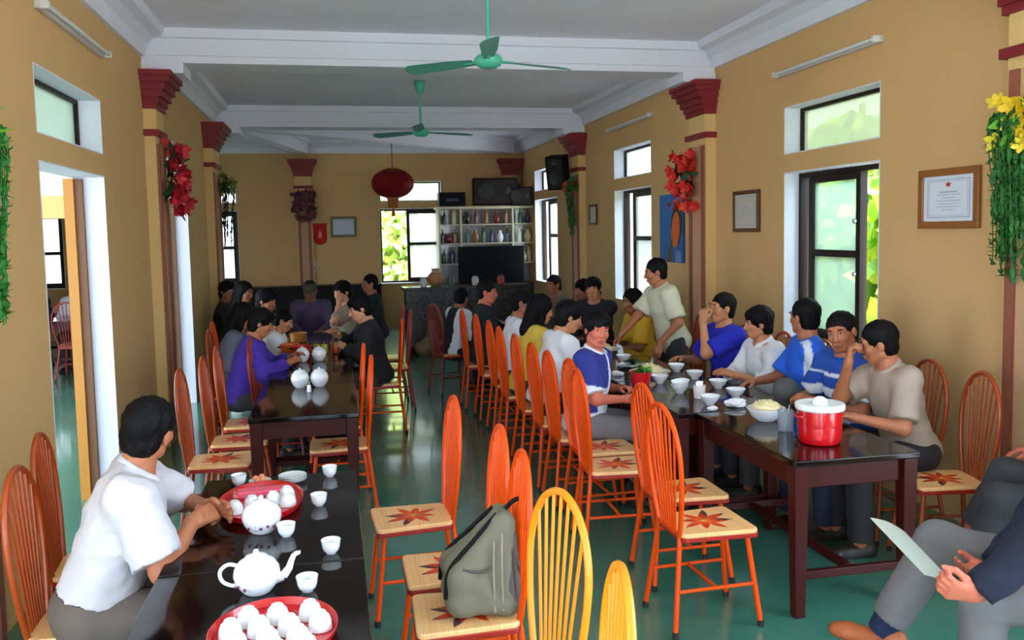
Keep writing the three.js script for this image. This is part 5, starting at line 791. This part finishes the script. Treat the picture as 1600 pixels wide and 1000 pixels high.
{ const o = thing('television', 'large black flat television standing in front of the cabinet', 'television', [2.86, 0.0, 15.75]); part('bezel', rbox(1.26, 0.76, 0.06, 0.012, 0, 1.19, 0), MAT.black, o); part('screen', new THREE.BoxGeometry(1.18, 0.68, 0.008).translate(0, 1.2, 0.029), M(9, 9, 13, 0.4, { specularIntensity: 0.25 }), o); part('stand', [rbox(0.3, 0.24, 0.05, 0.01, 0, 0.72, -0.01), rbox(0.6, 0.03, 0.26, 0.01, 0, 0.62, 0)], MAT.black, o); }
{ const o = thing('television_bench', 'low dark bench under the television', 'bench', [2.86, 0, 15.7]); part('top', rbox(1.8, 0.04, 0.4, 0.006, 0, 0.585, 0), MAT.lacquer, o); for (const x of [-0.85, 0, 0.85]) part('leg', rbox(0.06, 0.56, 0.36, 0.006, x, 0.285, 0), MAT.lacquer, o); part('panel', rbox(1.7, 0.4, 0.02, 0.004, 0, 0.34, -0.14), MAT.lacquer, o); }
{ const gran = new THREE.MeshPhysicalMaterial({ roughness: 0.25, map: canvasTex(256, 256, (c, w) => { c.fillStyle = '#2b2b2c'; c.fillRect(0, 0, w, w); for (let i = 0; i < 1800; i++) { c.fillStyle = ['#15181a', '#4a4644', '#5d4b46', '#33443c', '#6a6a66'][Math.floor(rnd() * 5)]; c.beginPath(); c.ellipse(rnd() * w, rnd() * w, rr(1, 5), rr(1, 4), rr(0, 3), 0, 7); c.fill(); } }, 2) });
  const o = thing('bar_counter', 'dark speckled stone bar counter at the far end of the aisle', 'counter', [1.86, 0, 13.1]); part('counter_front', box(-0.84, 1.0, 0.1, 0.98, -0.2, 0.2), gran, o); part('plinth', box(-0.82, 0.98, 0, 0.1, -0.16, 0.18), MAT.black, o); part('counter_top', rbox(1.92, 0.04, 0.48, 0.008, 0.08, 1.0, 0), gran, o);
  const p = thing('clay_pot', 'round tan clay pot with a narrow neck on the end of the bar counter', 'pot', [1.5, 1.02, 13.1]); part('pot_body', lathe([[0, 0.002], [0.07, 0], [0.12, 0.06], [0.135, 0.12], [0.11, 0.18], [0.06, 0.215], [0.05, 0.235], [0.07, 0.27], [0.062, 0.268], [0.04, 0.235], [0, 0.22]], 24), M(196, 140, 100, 0.7), p); part('sash_band', new THREE.TorusGeometry(0.062, 0.009, 8, 24).rotateX(Math.PI / 2).translate(0, 0.225, 0), M(226, 196, 160, 0.7), p);
  const s = thing('cloth_sack', 'beige cloth sack slumped on the floor against the bar counter', 'sack', [1.35, 0, 12.72]); part('sack_body', field([cap([-0.1, 0.12, 0], [0.1, 0.12, 0], 0.13, 0.12, 0.06), cap([0, 0.15, 0], [0.02, 0.36, 0.02], 0.13, 0.08, 0.06), cap([0.02, 0.4, 0.02], [0.03, 0.48, 0.02], 0.035, 0.06, 0.03)], 0.016, (x, y, z, d) => Math.max(d + 0.012 * noise.noise(x * 14, y * 14, z * 14), -y)), M(150, 124, 96, 0.9), s); part('tie', new THREE.TorusGeometry(0.045, 0.008, 6, 16).rotateX(Math.PI / 2).translate(0.02, 0.42, -0.02), M(90, 60, 40, 0.8), s);
  for (const [x, c, l] of [[1.3, [230, 230, 232], 'white cup on the left of the bar counter'], [1.72, [60, 110, 70], 'green jar right of the clay pot on the bar counter'], [2.1, [226, 226, 230], 'white jug at the middle of the bar counter'], [2.5, [190, 60, 40], 'red tin towards the right end of the bar counter']]) { const q = thing('counter_jar', l, 'jar', [x, 1.02, 13.0]); part('jar_body', lathe([[0, 0.002], [0.045, 0], [0.05, 0.01], [0.055, 0.1], [0.04, 0.125], [0.036, 0.125], [0, 0.12]], 18), M(...c, 0.3), q); part('jar_lid', new THREE.CylinderGeometry(0.04, 0.042, 0.02, 16).translate(0, 0.133, 0), M(c[0] * 0.8, c[1] * 0.8, c[2] * 0.8, 0.35), q); } }
// dark sideboards along the back wall, and the side room seen through the doorway
for (const [x, l] of [[-1.3, 'long dark sideboard left of the back wall pilaster'], [0.15, 'long dark sideboard right of the back wall pilaster']]) { const o = thing('sideboard', l, 'sideboard', [x, 0, 16.55], 0, 'dark sideboards on the back wall'); const w = 1.36; part('carcass', rbox(w, 0.84, 0.42, 0.008, 0, 0.44, 0), M(18, 15, 16, 0.5, { specularIntensity: 0.3 }), o); part('sideboard_top', rbox(w + 0.04, 0.03, 0.46, 0.006, 0, 0.875, 0), M(22, 18, 18, 0.4, { specularIntensity: 0.4 }), o); for (let k = 0; k < 3; k++) { const dr = part('door', rbox(w / 3 - 0.03, 0.72, 0.016, 0.004, (k - 1) * w / 3, 0.46, 0.215), M(26, 21, 22, 0.5, { specularIntensity: 0.3 }), o); part('knob', ball(0.014, (k - 1) * w / 3 + 0.16, 0.5, 0.232), MAT.metal, dr); } }
copy(tableProto, 'dark table in the side room glimpsed through the left doorway', [-3.9, 0, 12.7], 90, 'furniture of the side room'); copy(tableProto, 'second dark table in the side room, farther from the doorway', [-4.1, 0, 14.2], 90, 'furniture of the side room');
[[-3.45, 12.2, 90, 'dark red chair nearest the doorway in the side room'], [-4.05, 12.15, 96, 'dark red chair beside it deeper in the side room'], [-3.6, 13.35, -90, 'dark red chair on the far side of the side room table'], [-4.3, 13.4, -84, 'dark red chair at the back left of the side room table']].forEach(([x, d, h, l]) => chair('red', x, d, h, l, 'furniture of the side room'));
person({ label: 'person in a white shirt sitting in the side room beyond the doorway', at: [-3.62, 0.52, 13.3], face: -92, lean: 14, head: { pitch: 10 }, cell: 0.018, skin: 3, shirt: { col: [226, 228, 236], sleeve: 1.4, loose: 0.024 }, group: 'people in the side room' });
person({ label: 'person in dark clothes sitting deeper in the side room', at: [-4.3, 0.52, 13.35], face: -80, lean: 10, cell: 0.018, skin: 3, shirt: { col: [40, 38, 46], sleeve: 1.9, loose: 0.024 }, group: 'people in the side room' });
renderer.render(scene, camera);
